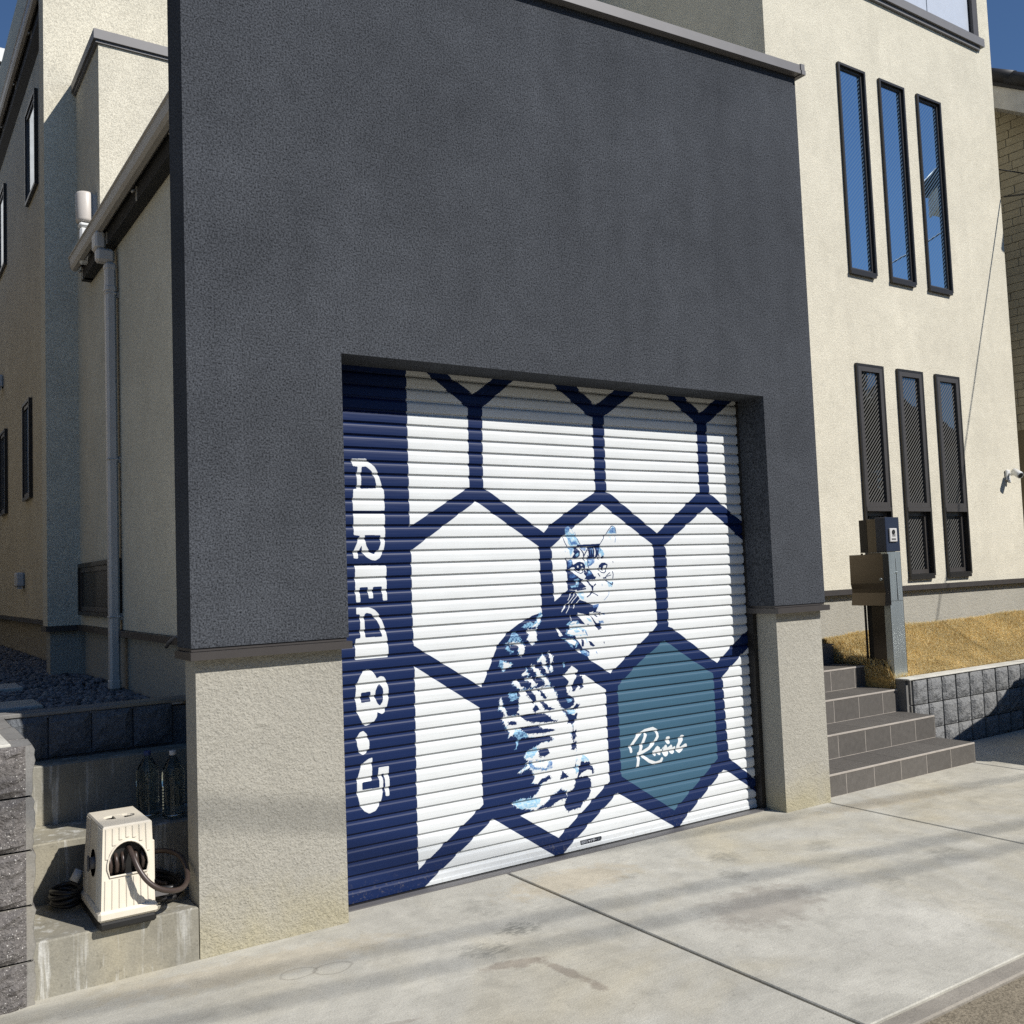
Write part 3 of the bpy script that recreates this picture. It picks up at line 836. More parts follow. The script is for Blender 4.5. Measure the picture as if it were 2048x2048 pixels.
# sticker with katakana lettering
def sticker():
    W, H = 240, 48
    im = np.zeros((H, W, 3), np.float32); im[:] = np.array((20, 26, 40)) / 255
    def st(pts, w, c=(225, 228, 232)):
        P = np.array(pts, np.float32); Y, X = np.mgrid[0:H, 0:W]
        for a, b in zip(P[:-1], P[1:]):
            d = b - a; t = np.clip(((X - a[0]) * d[0] + (Y - a[1]) * d[1]) / (float(d @ d) + 1e-6), 0, 1)
            im[(X - a[0] - t * d[0]) ** 2 + (Y - a[1] - t * d[1]) ** 2 <= (w / 2) ** 2] = np.array(c) / 255
    for x in (12, 36):     # two worn kanji, only their outline is legible
        st([(x, 10), (x + 18, 10), (x + 18, 38), (x, 38), (x, 10)], 3.2, (196, 200, 206))
        st([(x + 5, 17), (x + 13, 17)], 3, (196, 200, 206)); st([(x + 5, 24), (x + 13, 24)], 3, (196, 200, 206)); st([(x + 9, 17), (x + 9, 32)], 3, (196, 200, 206))
    x = 62
    st([(x, 36), (x + 6, 31)], 4); st([(x, 26), (x + 6, 21)], 4); st([(x + 3, 9), (x + 14, 14), (x + 22, 28)], 4)                # shi
    x = 90
    st([(x, 24), (x + 16, 29), (x + 12, 21)], 4); st([(x + 5, 32), (x + 9, 9)], 4)                                                  # small ya
    x = 112
    st([(x, 29), (x + 3, 23)], 4); st([(x + 8, 31), (x + 10, 25)], 4); st([(x + 3, 9), (x + 13, 16), (x + 17, 30)], 4)             # small tsu
    x = 136
    st([(x + 7, 38), (x, 25)], 4); st([(x + 6, 34), (x + 22, 34), (x + 17, 18), (x + 4, 9)], 4); st([(x + 8, 25), (x + 16, 19)], 4)  # ta
    st([(164, 24), (180, 24)], 4)                                                                                                    # long mark
    for yy in (14, 24, 33): st([(194, yy), (222, yy)], 4, (110, 116, 124))
    px = np.ones((H, W, 4), np.float32); px[..., :3] = im
    b = bpy.data.images.new('sticker_print', W, H); b.colorspace_settings.name = 'sRGB'
    b.pixels.foreach_set(px.ravel()); b.update(); b.pack()
    N = Nodes('sticker_print'); s = N.n("ShaderNodeSeparateXYZ"); N.l(N.pos(), s.inputs[0]); cb = N.n("ShaderNodeCombineXYZ")
    N.l(N.rng(s.outputs[0], STX0, STX1, 0, 1), cb.inputs[0]); N.l(N.rng(s.outputs[2], STZ0, STZ1, 0, 1), cb.inputs[1])
    t = N.n("ShaderNodeTexImage"); t.image = b; N.l(cb.outputs[0], t.inputs[0]); N.base(t.outputs[0]); N.set(rough=0.3)
    return N.m
STX0, STX1, STZ0, STZ1 = 1.459, 1.610, 0.0285, 0.0512
MB().prism([(STX0, STZ1), (STX0 + 0.004, STZ0), (STX1 - 0.009, STZ0), (STX1, STZ0 + 0.011), (STX1 - 0.004, STZ1)], 'y', SY - 0.0022, SY - 0.0012).build('maker_sticker', sticker(), shut, label='small dark sticker with white katakana')

# recessed garage side wall, taller block behind, base walls
MB().prism([(0.216, 1.28), (2.961, 1.28), (2.961, 3.80), (0.216, 3.80)], 'x', GX, GX + 0.12).build('side_wall', M['cream'], house)
MB().box(GX, 3.3, 2.962, 3.842, 1.28, 5.43).build('upper_block_wall', M['cream'], house)
MB().box(GX + 0.03, GX + 0.12, 0.186, 3.84, 0.0, 1.236).build('side_plinth', M['plinth'], house)
MB().box(GX - 0.032, GX + 0.1, 0.224, 3.812, 1.24, 1.278).build('flashing', M['trim'], house)
c = MB().box(GX - 0.035, 3.3, 2.93, 3.06, 5.435, 5.505).box(GX - 0.035, GX + 0.09, 3.062, 3.838, 5.435, 5.505)
c.box(GX - 0.020, 3.3, 2.946, 3.06, 5.415, 5.433).box(GX - 0.020, GX + 0.09, 3.062, 3.838, 5.415, 5.433)
c.build('parapet_coping', M['coping'], house)
MB().box(GX + 0.1, 3.3, 3.0, 3.84, 5.40, 5.412).build('flat_roof', M['roof'], house)
# garage roof, soffit, fascia, gutter
MB().prism([(-0.56, 3.90), (3.30, 4.45), (3.30, 4.49), (-0.56, 3.94)], 'y', 0.262, 2.962).build('garage_roof', M['roof'], house)
MB().prism([(-0.545, 3.775), (GX - 0.002, 3.775), (GX - 0.002, 3.895), (-0.545, 3.895)], 'y', 0.22, 3.30).build('fascia', M['soffit'], house)
def gutter(y0, y1, zt, n):
    m = MB()
    pr = [(-0.545, zt), (-0.552, zt), (-0.556, zt - 0.075), (-0.575, zt - 0.094), (-0.602, zt - 0.09), (-0.616, zt - 0.07), (-0.622, zt - 0.012), (-0.629, zt - 0.006), (-0.629, zt), (-0.615, zt), (-0.608, zt - 0.065), (-0.597, zt - 0.082), (-0.577, zt - 0.086), (-0.562, zt - 0.07)]
    m.prism(pr, 'y', y0, y1)
    for y in (y0 + 0.001, y1 - 0.004):
        m.prism([(-0.547, zt), (-0.627, zt), (-0.62, zt - 0.07), (-0.602, zt - 0.088), (-0.575, zt - 0.092), (-0.554, zt - 0.075)], 'y', y, y + 0.003)
    g = m.build('gutter', M['gutter'], house)
    for k in range(n):
        y = y0 + 0.5 + k * (y1 - y0 - 0.6) / max(1, n - 1)
        b = MB().box(-0.551, -0.5455, y, y + 0.02, zt - 0.17, zt - 0.09).tube([(-0.556, y + 0.01, zt - 0.11), (-0.575, y + 0.01, zt - 0.125)], 0.008, 6)
        b.build('gutter_bracket', M['gutter'], g)
    return g
gutter(0.225, 3.33, 3.945, 4)
# little corbel under the eave and downpipe
MB().prism([(3.24, 3.92), (3.24, 3.775), (3.19, 3.775), (2.83, 3.90)], 'x', GX - 0.06, GX - 0.002).build('eave_corbel', M['soffit'], house)
dp = MB()
dp.bbox(-0.617, -0.553, 2.40, 2.53, 3.745, 3.858, 0.012)
dp.bbox(-0.612, -0.500, 2.385, 2.47, 3.655, 3.743, 0.016)
px0, px1, py0, py1 = -0.560, -0.497, 2.375, 2.448
dp.bbox(px0, px1, py0, py1, 0.90, 3.653, 0.013)
for z in (3.60, 3.455, 0.905): dp.bbox(px0 - 0.004, px1 + 0.004, py0 - 0.004, py1 + 0.004, z, z + (0.05 if z > 3 else 0.07), 0.013)
dp.bbox(px0 + 0.005, px1 - 0.005, py0 + 0.004, py1 - 0.004, 0.80, 0.904, 0.013)
pipe = dp.build('downpipe', M['pipe'], house)
for z in (3.44, 2.36, 1.355):
    b = MB().bbox(px0 - 0.004, px1 + 0.004, py0 - 0.004, py1 + 0.004, z, z + 0.018, 0.008)
    b.box(px1 - 0.003, GX - 0.001, 2.40, 2.42, z - 0.012, z + 0.03)
    b.build('pipe_bracket', M['pipe'], pipe)
# vent hood with sunlit elbow on the taller block
v = MB().lathe([(0.001, 4.135), (0.058, 4.14), (0.062, 4.16), (0.062, 4.34), (0.055, 4.355), (0.001, 4.36)], -0.552, 3.10, 18)
v.box(-0.545, GX - 0.001, 3.06, 3.14, 4.16, 4.345)
v.build('vent_hood', M['pipe'], house)
v = MB().bbox(-0.592, -0.522, 3.05, 3.12, 3.84, 4.095, 0.012).bbox(-0.598, -0.516, 3.045, 3.125, 4.097, 4.13, 0.012)
v.build('vent_pipe', M['whitepl'], house)
# thin conduit end by the flashing
MB().tube([(-0.49, 1.02, 1.285), (-0.505, 1.06, 1.275), (-0.515, 1.12, 1.255), (-0.52, 1.17, 1.225)], 0.010, 8).build('conduit', M['coping'], house)

def window_side(y0, y1, z0, z1, gl, rail_z=None, x=GX):
    m = MB()
    for a, b, cc, d in ((y0, y0 + 0.03, z0, z1), (y1 - 0.03, y1, z0, z1), (y0 + 0.031, y1 - 0.031, z0, z0 + 0.03), (y0 + 0.031, y1 - 0.031, z1 - 0.03, z1)):
        m.box(x - 0.035, x + 0.02, a, b, cc, d)
    w = m.build('window', M['frame'], house)
    s = MB()
    a, b, cc, d = y0 + 0.032, y1 - 0.032, z0 + 0.032, z1 - 0.032
    for q in ((a, a + 0.025, cc, d), (b - 0.025, b, cc, d), (a + 0.026, b - 0.026, cc, cc + 0.035), (a + 0.026, b - 0.026, d - 0.035, d)):
        s.box(x - 0.022, x + 0.01, *q)
    s.build('sash', M['sash'], w)
    MB().box(x - 0.012, x - 0.004, a + 0.026, b - 0.026, cc + 0.036, d - 0.036).build('pane', gl, w)
    return w
window_side(2.41, 3.755, 1.355, 1.737, M['frame'])
for y0, y1, z0, z1 in ((6.30, 6.79, 2.46, 3.45), (8.27, 8.78, 2.45, 3.43), (5.80, 6.47, 5.42, 6.36), (8.26, 8.95, 5.36, 6.32)):
    window_side(y0, y1, z0, z1, M['glass_side'])
# main house: front fin wall, recessed left wall, eave
HX = 4.767
MB().box(-0.708, HX - 0.001, 3.843, 4.06, 1.28, 8.9).build('main_front_wall', M['cream'], house)
MB().box(-0.687, 3.0, 3.87, 4.05, 0.0, 1.238).build('main_front_plinth', M['plinth'], house)
MB().box(-0.722, GX - 0.034, 3.815, 4.075, 1.24, 1.278).build('flashing', M['trim'], house)
MB().box(GX, GX + 0.15, 4.061, 13.5, 1.28, 8.0).build('left_wall', M['cream'], house)
MB().box(GX + 0.03, GX + 0.15, 4.052, 13.5, 0.0, 1.236).build('left_plinth', M['plinth'], house)
MB().box(GX - 0.032, GX + 0.1, 4.077, 13.5, 1.24, 1.278).build('flashing', M['trim'], house)
MB().prism([(-0.545, 6.76), (GX - 0.002, 6.70), (GX - 0.002, 6.92), (-0.545, 6.90)], 'y', 4.062, 13.5).build('fascia', M['soffit'], house)
gutter(4.07, 13.5, 6.945, 9)
MB().prism([(-0.60, 6.95), (4.76, 8.9), (4.76, 8.96), (-0.60, 7.0)], 'y', 4.062, 13.6).build('main_roof', M['roof'], house)
# small vents low and high on the left wall
for y, z in ((6.98, 1.595), (8.72, 3.98)):
    v = MB().bbox(GX - 0.085, GX - 0.001, y - 0.075, y + 0.075, z, z + 0.15, 0.015).box(GX - 0.07, GX - 0.02, y - 0.05, y + 0.05, z - 0.02, z - 0.001)
    v.build('wall_vent', M['whitepl'], house)

# right-hand wing with the slit windows
YH = 1.431
HR = 8.463
wx = [(5.752, 6.156), (6.373, 6.780), (6.993, 7.402)]
holes = [(a + 0.01, b - 0.01, z0 + 0.01, z1 - 0.01) for a, b in wx for z0, z1 in ((1.372, 3.362), (4.231, 6.235))]
holes.append((5.3, 8.19, 7.12, 8.35))
MB().wall(HX, HR, 1.29, 9.4, holes, YH, 0.07).build('wing_front_wall', M['cream'], house)
MB().box(HX + 0.002, HR - 0.002, YH + 0.33, YH + 0.40, 0.0, 9.39).build('wing_core', M['dark_in'], house)
MB().add([(HX, YH, 0.3), (HX, 8.0, 0.3), (HX, 8.0, 9.4), (HX, YH, 9.4)], [(0, 3, 2, 1)]).build('wing_left_wall', M['cream'], house)
MB().add([(HR, YH, 0.3), (HR, 8.0, 0.3), (HR, 8.0, 9.4), (HR, YH, 9.4)], [(0, 1, 2, 3)]).build('wing_right_wall', M['cream'], house)
MB().box(HX - 0.05, HR + 0.1, YH - 0.1, 8.1, 9.402, 9.5).build('wing_roof', M['roof'], house)
MB().box(HX + 0.004, HR - 0.02, YH + 0.03, YH + 0.1, 0.0, 1.238).build('wing_plinth', M['plinth'], house)
t = MB().box(HX - 0.02, HR + 0.01, YH - 0.032, YH + 0.06, 1.243, 1.286).box(HX - 0.01, HR, YH - 0.012, YH + 0.06, 1.287, 1.2895)
t.box(HX - 0.01, HR, YH - 0.004, YH + 0.06, 1.2385, 1.2425)
t.build('flashing', M['trim'], house)
def slit(x0, x1, z0, z1, lower):
    y = YH
    m = MB()
    for q in ((x0, x0 + 0.022, z0, z1), (x1 - 0.022, x1, z0, z1), (x0 + 0.0225, x1 - 0.0225, z0, z0 + 0.022), (x0 + 0.0225, x1 - 0.0225, z1 - 0.022, z1)):
        m.box(q[0], q[1], y - 0.024, y + 0.068, q[2], q[3])
    w = m.build('window', M['frame'], house)
    def sash(a, b, cc, d, yy, tw, name='sash'):
        s = MB()
        for q in ((a, a + tw, cc, d), (b - tw, b, cc, d), (a + tw + 0.0005, b - tw - 0.0005, cc, cc + tw), (a + tw + 0.0005, b - tw - 0.0005, d - tw, d)):
            s.box(q[0], q[1], yy, yy + 0.03, q[2], q[3])
        s.build(name, M['sash'], w)
    MB().box(x0 - 0.004, x1 - 0.03, y - 0.034, y - 0.001, z0 - 0.03, z0 - 0.0005).build('sill', M['frame'], w)
    a, b = x0 + 0.023, x1 - 0.023
    if not lower:
        sash(a, b, z0 + 0.023, z1 - 0.023, y + 0.002, 0.020)
        MB().box(a + 0.0205, b - 0.0205, y + 0.018, y + 0.024, z0 + 0.0435, z1 - 0.0435).build('pane', M['glass_up'], w)
    else:
        zm = 1.990
        MB().box(a, b, y - 0.028, y + 0.06, zm, zm + 0.038).build('mullion', M['sash'], w)
        sash(a, b, zm + 0.039, z1 - 0.023, y - 0.022, 0.045)
        MB().box(a + 0.0455, b - 0.0455, y + 0.002, y + 0.007, zm + 0.0845, z1 - 0.0685).build('pane', M['glass_low'], w)
        sash(a, b, z0 + 0.023, zm - 0.0005, y + 0.022, 0.04)
        MB().box(a + 0.0405, b - 0.0405, y + 0.046, y + 0.05, z0 + 0.0635, zm - 0.041).build('pane', M['glass_low'], w)
for a, b in wx:
    slit(a, b, 1.372, 3.362, True)
    slit(a, b, 4.231, 6.235, False)
# balcony opening: sill coping, dark jamb post, frosted panels on clips
bal = MB().box(5.26, 8.262, YH - 0.055, YH + 0.12, 7.055, 7.145).box(5.28, 8.21, YH - 0.03, YH + 0.1, 7.018, 7.053)
bal = bal.build('balcony_sill', M['coping'], house)
MB().box(8.14, 8.236, YH - 0.012, YH + 0.1, 7.147, 8.35).build('balcony_jamb', M['trim'], bal)
MB().box(5.28, 5.34, YH - 0.012, YH + 0.1, 7.147, 8.35).build('balcony_jamb', M['trim'], bal)
for x0, x1 in ((5.36, 6.60), (6.61, 7.345), (7.36, 8.125)):
    p = MB().box(x0, x1, YH + 0.03, YH + 0.042, 7.165, 8.12).build('balcony_panel', M['frost'], bal)
    k = MB()
    for x in (x0 + 0.05, x1 - 0.07): k.bbox(x, x + 0.03, YH + 0.012, YH + 0.06, 7.147, 7.185, 0.004)
    k.build('panel_clip', M['coping'], bal)

# security camera
cm = thing('security_camera', (8.19, YH, 2.32), 'small white security camera on the cream wall right of the slit windows', 'camera')
b = MB().bbox(8.156, 8.224, YH - 0.028, YH - 0.001, 2.325, 2.437, 0.008); b.build('base', M['whitepl'], cm)
MB().lathe([(0.001, 2.296), (0.014, 2.298), (0.016, 2.325)], 8.19, YH - 0.03, 10).tube([(8.195, YH - 0.02, 2.395), (8.19, YH - 0.06, 2.385), (8.178, YH - 0.10, 2.385)], 0.014, 10).build('arm', M['whitepl'], cm)
MB().tube([(8.195, YH - 0.08, 2.415), (8.165, YH - 0.155, 2.368), (8.160, YH - 0.167, 2.361)], [0.036, 0.038, 0.034], 18).build('camera_body', M['whitepl'], cm)
MB().tube([(8.1602, YH - 0.1665, 2.3613), (8.159, YH - 0.170, 2.359)], 0.026, 16).build('lens', M['black'], cm)

# ------------------------------------------------------------------ entrance steps with tiles
st = thing('entrance_steps', (4.2, 0.75, 0), 'flight of grey porcelain tiled steps beside the narrow garage pillar', 'steps')
XS = (5.088, 5.089, 5.090, 5.091)
YS = (0.099, 0.416, 0.730, 1.031)
ZS = (0.149, 0.319, 0.496, 0.668)
X0 = 3.337
cores = [(X0, XS[i], YS[i] + 0.0008, (YS[i + 1] + 0.0009 if i < 3 else 1.425), 0, ZS[i] - 0.0008) for i in range(4)]
m = MB()
for cst in cores: m.box(*cst)
m.box(X0, 5.085, 1.34, 1.425, 0, 0.826)
m.build('step_core', M['grout'], st)
jo = ((3.586, 3.884, 4.184, 4.485, 4.783), (3.63, 3.927, 4.234, 4.533, 4.841), (3.70, 3.998, 4.298, 4.597, 4.897), (3.76, 4.06, 4.36, 4.66, 4.963))
for i in range(4):
    zb, zt = (ZS[i - 1] if i else 0.0) + 0.003, ZS[i]
    xs = [X0] + list(jo[i]) + [XS[i]]
    y1 = YS[i + 1] if i < 3 else 1.33
    for a, b in zip(xs[:-1], xs[1:]):
        MB().box(a + 0.003, b - 0.003, YS[i], YS[i] + 0.0095, zb, zt - 0.014).build('tile', M['tile'], st)      # riser
    xt = [X0] + [x + 0.02 for x in jo[i]] + [XS[i]]
    for a, b in zip(xt[:-1], xt[1:]):
        MB().box(a + 0.0015, b - 0.0015, YS[i] + 0.004, y1 - 0.002, zt - 0.0085, zt).build('tile', M['tile'], st)
    MB().bbox(X0, XS[i] + 0.002, YS[i] - 0.003, YS[i] + 0.0035, zt - 0.0135, zt + 0.0005, 0.002).build('nosing', M['grout'], st)
    # tiled right end of the step
    MB().box(XS[i] + 0.0005, XS[i] + 0.008, YS[i] + 0.0005, y1 - 0.002, zb, zt - 0.0145).build('tile', M['tile'], st)
MB().box(X0, 5.09, 1.330, 1.339, 0.671, 0.815).build('tile', M['tile'], st)
MB().box(X0, 5.092, 1.327, 1.425, 0.8265, 0.836).build('tile', M['tile'], st)

# ------------------------------------------------------------------ retaining wall of split-face blocks
def rough_face(w, h, d, n, amp, seed, edge=0.012):
    """block whose front (-y) is a rough split face; origin at lower left front corner"""
    m = MB(); rg = random.Random(seed)
    vs = []
    for j in range(n + 1):
        for i in range(n + 1):
            e = min(i, j, n - i, n - j)
            y = edge if e == 0 else (-amp * (0.35 + 0.9 * rg.random()) if e > 1 else -amp * (0.1 + 0.6 * rg.random()))
            x = w * i / n + (rg.uniform(-.25, .25) * w / n if 0 < i < n else 0)
            z = h * j / n + (rg.uniform(-.25, .25) * h / n if 0 < j < n else 0)
            vs.append((x, y, z))
    fs = [(j * (n + 1) + i, j * (n + 1) + i + 1, (j + 1) * (n + 1) + i + 1, (j + 1) * (n + 1) + i) for j in range(n) for i in range(n)]
    m.add(vs, fs, 0, False)
    rim = [i for i in range(n + 1)] + [j * (n + 1) + n for j in range(1, n + 1)] + [n * (n + 1) + i for i in range(n - 1, -1, -1)] + [j * (n + 1) for j in range(n - 1, 0, -1)]
    rv = [vs[i] for i in rim]
    k = len(rv)
    m.add(rv + [(p[0], d, p[2]) for p in rv], [(i, i + k, (i + 1) % k + k, (i + 1) % k) for i in range(k)], 0)
    return m
rw = thing('retaining_wall', (6.8, 0.68, 0), 'low retaining wall of grey split-face blocks holding the dry grass bank', 'wall')
YR = 0.62
MB().box(5.102, 9.5, YR + 0.046, 0.745, -0.05, 0.566).build('wall_core', M['sawn'], rw)
MB().bbox(5.100, 9.5, YR + 0.0, 0.75, 0.567, 0.580, 0.003).build('wall_cap', M['conc_pale'], rw)
BW, BH = 0.180, 0.194
blk = [rough_face(BW, BH, 0.045, 6, 0.013, 40 + k).mesh('block', M['split_grey']) for k in range(5)]
rgb = random.Random(5)
for j in range(3):
    zb = -0.035 + j * 0.2013
    for i in range(22):
        x = 5.167 + 0.1987 * i
        put('block', rgb.choice(blk), rw, (x, YR + rgb.uniform(-.003, .003), zb))
MB().bbox(5.112, 5.128, YR + 0.004, YR + 0.027, -0.03, 0.365, 0.003).bbox(5.112, 5.128, YR + 0.004, YR + 0.027, 0.372, 0.566, 0.003).build('end_rib', M['sawn'], rw)

# ------------------------------------------------------------------ dry lawn bank
def lawn_z(x, y):
    t = min(1, max(0, (y - 0.74) / 0.70))
    z = 0.555 + 0.34 * t ** 1.3 + 0.05 * min(1, max(0, (x - 5.6) / 2.5)) * t + 0.012 * noise.noise((x * 4, y * 4, 0))
    if x < 5.5:       # beside the steps the bank starts level with the treads
        zl = 0.545 if y < 0.80 else (0.665 if y < 1.28 else 0.70 + 0.16 * min(1, (y - 1.28) / 0.14))
        w = min(1, max(0, (x - 5.10) / 0.38)); w = w * w * (3 - 2 * w)
        z = zl * (1 - w) + z * w
    return z
m = MB()
nx, ny = 60, 14
vs = [(5.103 + 4.3 * i / nx, 0.752 + 0.69 * j / ny, lawn_z(5.103 + 4.3 * i / nx, 0.752 + 0.69 * j / ny)) for j in range(ny + 1) for i in range(nx + 1)]
m.add(vs, [(j * (nx + 1) + i, j * (nx + 1) + i + 1, (j + 1) * (nx + 1) + i + 1, (j + 1) * (nx + 1) + i) for j in range(ny) for i in range(nx)], 0, True)
ls = [vs[j * (nx + 1)] for j in range(ny + 1)]
m.add(ls + [(x, y, 0.4) for x, y, z in ls], [(j, j + 1, ny + 2 + j, ny + 1 + j) for j in range(ny)])
m.box(5.265, 9.4, 1.0, 1.44, 0.2, 0.5)
m.build('soil_bank', M['soil'], kind='structure')
def grass_mat():
    N = Nodes('dry_grass')
    g = N.n("ShaderNodeNewGeometry")
    c = N.ramp(g.outputs['Random Per Island'], [(0.0, lin(226, 194, 126)), (0.3, lin(250, 224, 162)), (0.6, lin(254, 236, 184)), (0.85, lin(255, 244, 206)), (1.0, lin(236, 202, 136))])
    k = N.rng(N.noise(2.2, 4, 0.6), 0.3, 0.7, 0.8, 1.12)
    sc = N.n("ShaderNodeVectorMath", operation='SCALE'); N.l(c, sc.inputs[0]); N.l(k, sc.inputs['Scale'])
    N.base(sc.outputs[0]); N.set(rough=0.8, spec=0.2)
    tl = N.n('ShaderNodeBsdfTranslucent'); N.l(sc.outputs[0], tl.inputs[0])
    mx = N.n('ShaderNodeMixShader'); mx.inputs[0].default_value = 0.38
    N.l(N.p.outputs[0], mx.inputs[1]); N.l(tl.outputs[0], mx.inputs[2]); N.l(mx.outputs[0], N.t.nodes['Material Output'].inputs[0])
    return N.m
rg = np.random.RandomState(11)
V, Fc = [], []
def blade(x, y, z, h):
    a = rg.rand() * 6.283; ln = rg.rand() * 0.75 + 0.35
    dx, dy = math.cos(a) * ln * h, math.sin(a) * ln * h
    w = 0.0014 + 0.0014 * rg.rand(); px, py = -math.sin(a) * w, math.cos(a) * w
    b = len(V)
    V.extend([(x - px, y - py, z), (x + px, y + py, z), (x + dx * .45 + px * .8, y + dy * .45 + py * .8, z + h * .62), (x + dx * .45 - px * .8, y + dy * .45 - py * .8, z + h * .62), (x + dx, y + dy, z + h * (1 - .35 * ln))])
    Fc.extend([(b, b + 1, b + 2, b + 3), (b + 3, b + 2, b + 4)])
for _ in range(95000):
    x = 5.108 + 3.8 * rg.rand() ** 1.15; y = 0.762 + 0.665 * rg.rand()
    if 5.05 < x < 5.305 and 0.765 < y < 1.03: continue
    dens = noise.noise((x * 3.1, y * 3.1, 5))
    blade(x, y, lawn_z(x, y) - 0.004, (0.028 + 0.032 * rg.rand()) * (1 + 0.3 * dens))
for _ in range(900):
    x = 5.05 + 0.05 * rg.rand(); y = 1.425 + 0.004 * rg.rand(); blade(x, y, 0.832, 0.03 + 0.035 * rg.rand())
for _ in range(2200):
    x = 5.105 + 0.2 * rg.rand(); y = 0.752 + 0.62 * rg.rand(); blade(x, y, lawn_z(x, y), 0.05 + 0.05 * rg.rand())
for _ in range(1500):
    y = 0.752 + 0.60 * rg.rand(); zt_ = lawn_z(5.104, y); blade(5.099 + 0.006 * rg.rand(), y, zt_ - 0.10 * rg.rand(), 0.025 + 0.03 * rg.rand())
me = bpy.data.meshes.new('dry_lawn'); me.from_pydata(V, [], Fc); me.materials.append(grass_mat()); me.update()
o = bpy.data.objects.new('dry_lawn', me); COL.objects.link(o)
_t(o, 'straw coloured dry grass on the bank below the slit windows', 'grass', kind='stuff')

# ------------------------------------------------------------------ mailbox post
def brushed(name, col, rough, metal=1.0, sc=(220, 220, 3)):
    N = Nodes(name)
    n = N.noise(1.0, 3, 0.6, N.pos(sc))
    N.base(col); N.set(metal=metal, rough=N.rng(n, 0.3, 0.7, rough - 0.03, rough + 0.05)); N.bump(n, 0.03, 0.001)
    return N.m
M['steel'] = brushed('brushed_steel', (0.60, 0.65, 0.64, 1), 0.42, metal=0.92)
M['bronze'] = plain('bronze_steel', (0.12, 0.105, 0.088, 1), rough=0.3, metal=1.0, var=0.04)
M['bronze_h'] = plain('bronze_steel_box', (0.135, 0.115, 0.095, 1), rough=0.26, metal=1.0, var=0.04)
M['navy_pl'] = plain('navy_plastic', lin(46, 54, 72), rough=0.3, var=0.05)
M['silver'] = plain('silver_plastic', lin(212, 210, 206), rough=0.35, var=0.03)
po = thing('mailbox_post', (5.21, 0.89, 0.45), 'tall steel mailbox post with intercom standing in dry grass beside the tiled steps', 'post')
px0, px1, PY = 5.1185, 5.298, 0.765
sl = [(px0, 0.45), (px1, 0.45), (px1, 1.603), (px0, 1.603)]
slot = [(5.2215, 1.206), (5.2330, 1.206), (5.2275, 1.548), (5.2225, 1.548)]
v2, tr = fill2d(sl, [slot])
m = MB(); m.add([(p.x, PY, p.y) for p in v2], tr)
m.box(px0, px0 + 0.004, PY, PY + 0.057, 0.45, 1.603).box(px1 - 0.004, px1, PY, PY + 0.057, 0.45, 1.603)
m.build('front_panel', M['steel'], po)
MB().box(px0 + 0.008, px1 - 0.008, PY + 0.012, PY + 0.05, 0.46, 1.60).build('mail_slot', M['black'], po)
MB().box(px0 + 0.002, px1 - 0.002, PY - 0.0015, PY - 0.0005, 1.2005, 1.2025).build('panel_seam', M['black'], po)
MB().bbox(px0 - 0.004, px1 + 0.002, PY - 0.002, PY + 0.095, 1.606, 1.889, 0.003).build('intercom_panel', M['navy_pl'], po)
ic = MB().bbox(5.151, 5.248, PY - 0.017, PY - 0.003, 1.685, 1.797, 0.004).build('intercom', M['silver'], po)
MB().tube([(5.196, PY - 0.018, 1.767), (5.196, PY - 0.023, 1.767)], 0.018, 18).build('lens', M['black'], ic)
k = MB()
for q in range(4): k.box(5.179, 5.222, PY - 0.0185, PY - 0.0175, 1.729 + q * 0.006, 1.732 + q * 0.006)
k.box(5.169, 5.226, PY - 0.0185, PY - 0.0175, 1.700, 1.714)
k.build('speaker_grille', M['coping'], ic)
MB().box(px0 + 0.004, px0 + 0.012, PY + 0.058, PY + 0.181, 0.45, 1.60).build('side_panel', M['bronze'], po)
MB().box(px1 - 0.012, px1 - 0.004, PY + 0.058, PY + 0.252, 0.45, 1.60).build('side_panel', M['bronze'], po)
MB().box(px0 + 0.002, px1 - 0.01, PY + 0.097, PY + 0.179, 1.604, 1.880).build('upper_box', M['bronze'], po)
MB().box(px0 + 0.02, px1 - 0.013, PY + 0.186, PY + 0.238, 0.46, 1.59).build('gap_panel', M['black'], po)
MB().box(px0 + 0.003, px0 + 0.012, PY + 0.239, PY + 0.256, 0.45, 1.60).build('back_post', M['frame'], po)
MB().box(px0 + 0.003, px1 - 0.01, PY + 0.183, PY + 0.256, 1.604, 1.878).build('back_panel', M['frame'], po)
prf = [(5.112, 1.588), (5.0325, 1.588), (5.0305, 1.3445), (5.036, 1.325), (5.044, 1.302), (5.044, 1.273), (5.036, 1.230), (5.027, 1.169), (5.112, 1.169)]
MB().tube([(5.2268, PY - 0.001, 1.432), (5.2268, PY - 0.010, 1.432)], [0.010, 0.006], 12).build('slot_glint_bead', M['steel'], po)  # small steel bead added on the slot to catch a sun glint
mb = MB().prism(prf, 'y', 0.748, 1.068).build('mailbox', M['bronze_h'], po)
MB().box(5.029, 5.030, 0.750, 1.066, 1.347, 1.3495).build('door_seam', M['black'], mb)
MB().tube([(5.0315, 0.770, 1.383), (5.021, 0.770, 1.383)], 0.0105, 14).box(5.016, 5.0205, 0.7685, 0.7715, 1.371, 1.392).build('lock', M['steel'], mb)

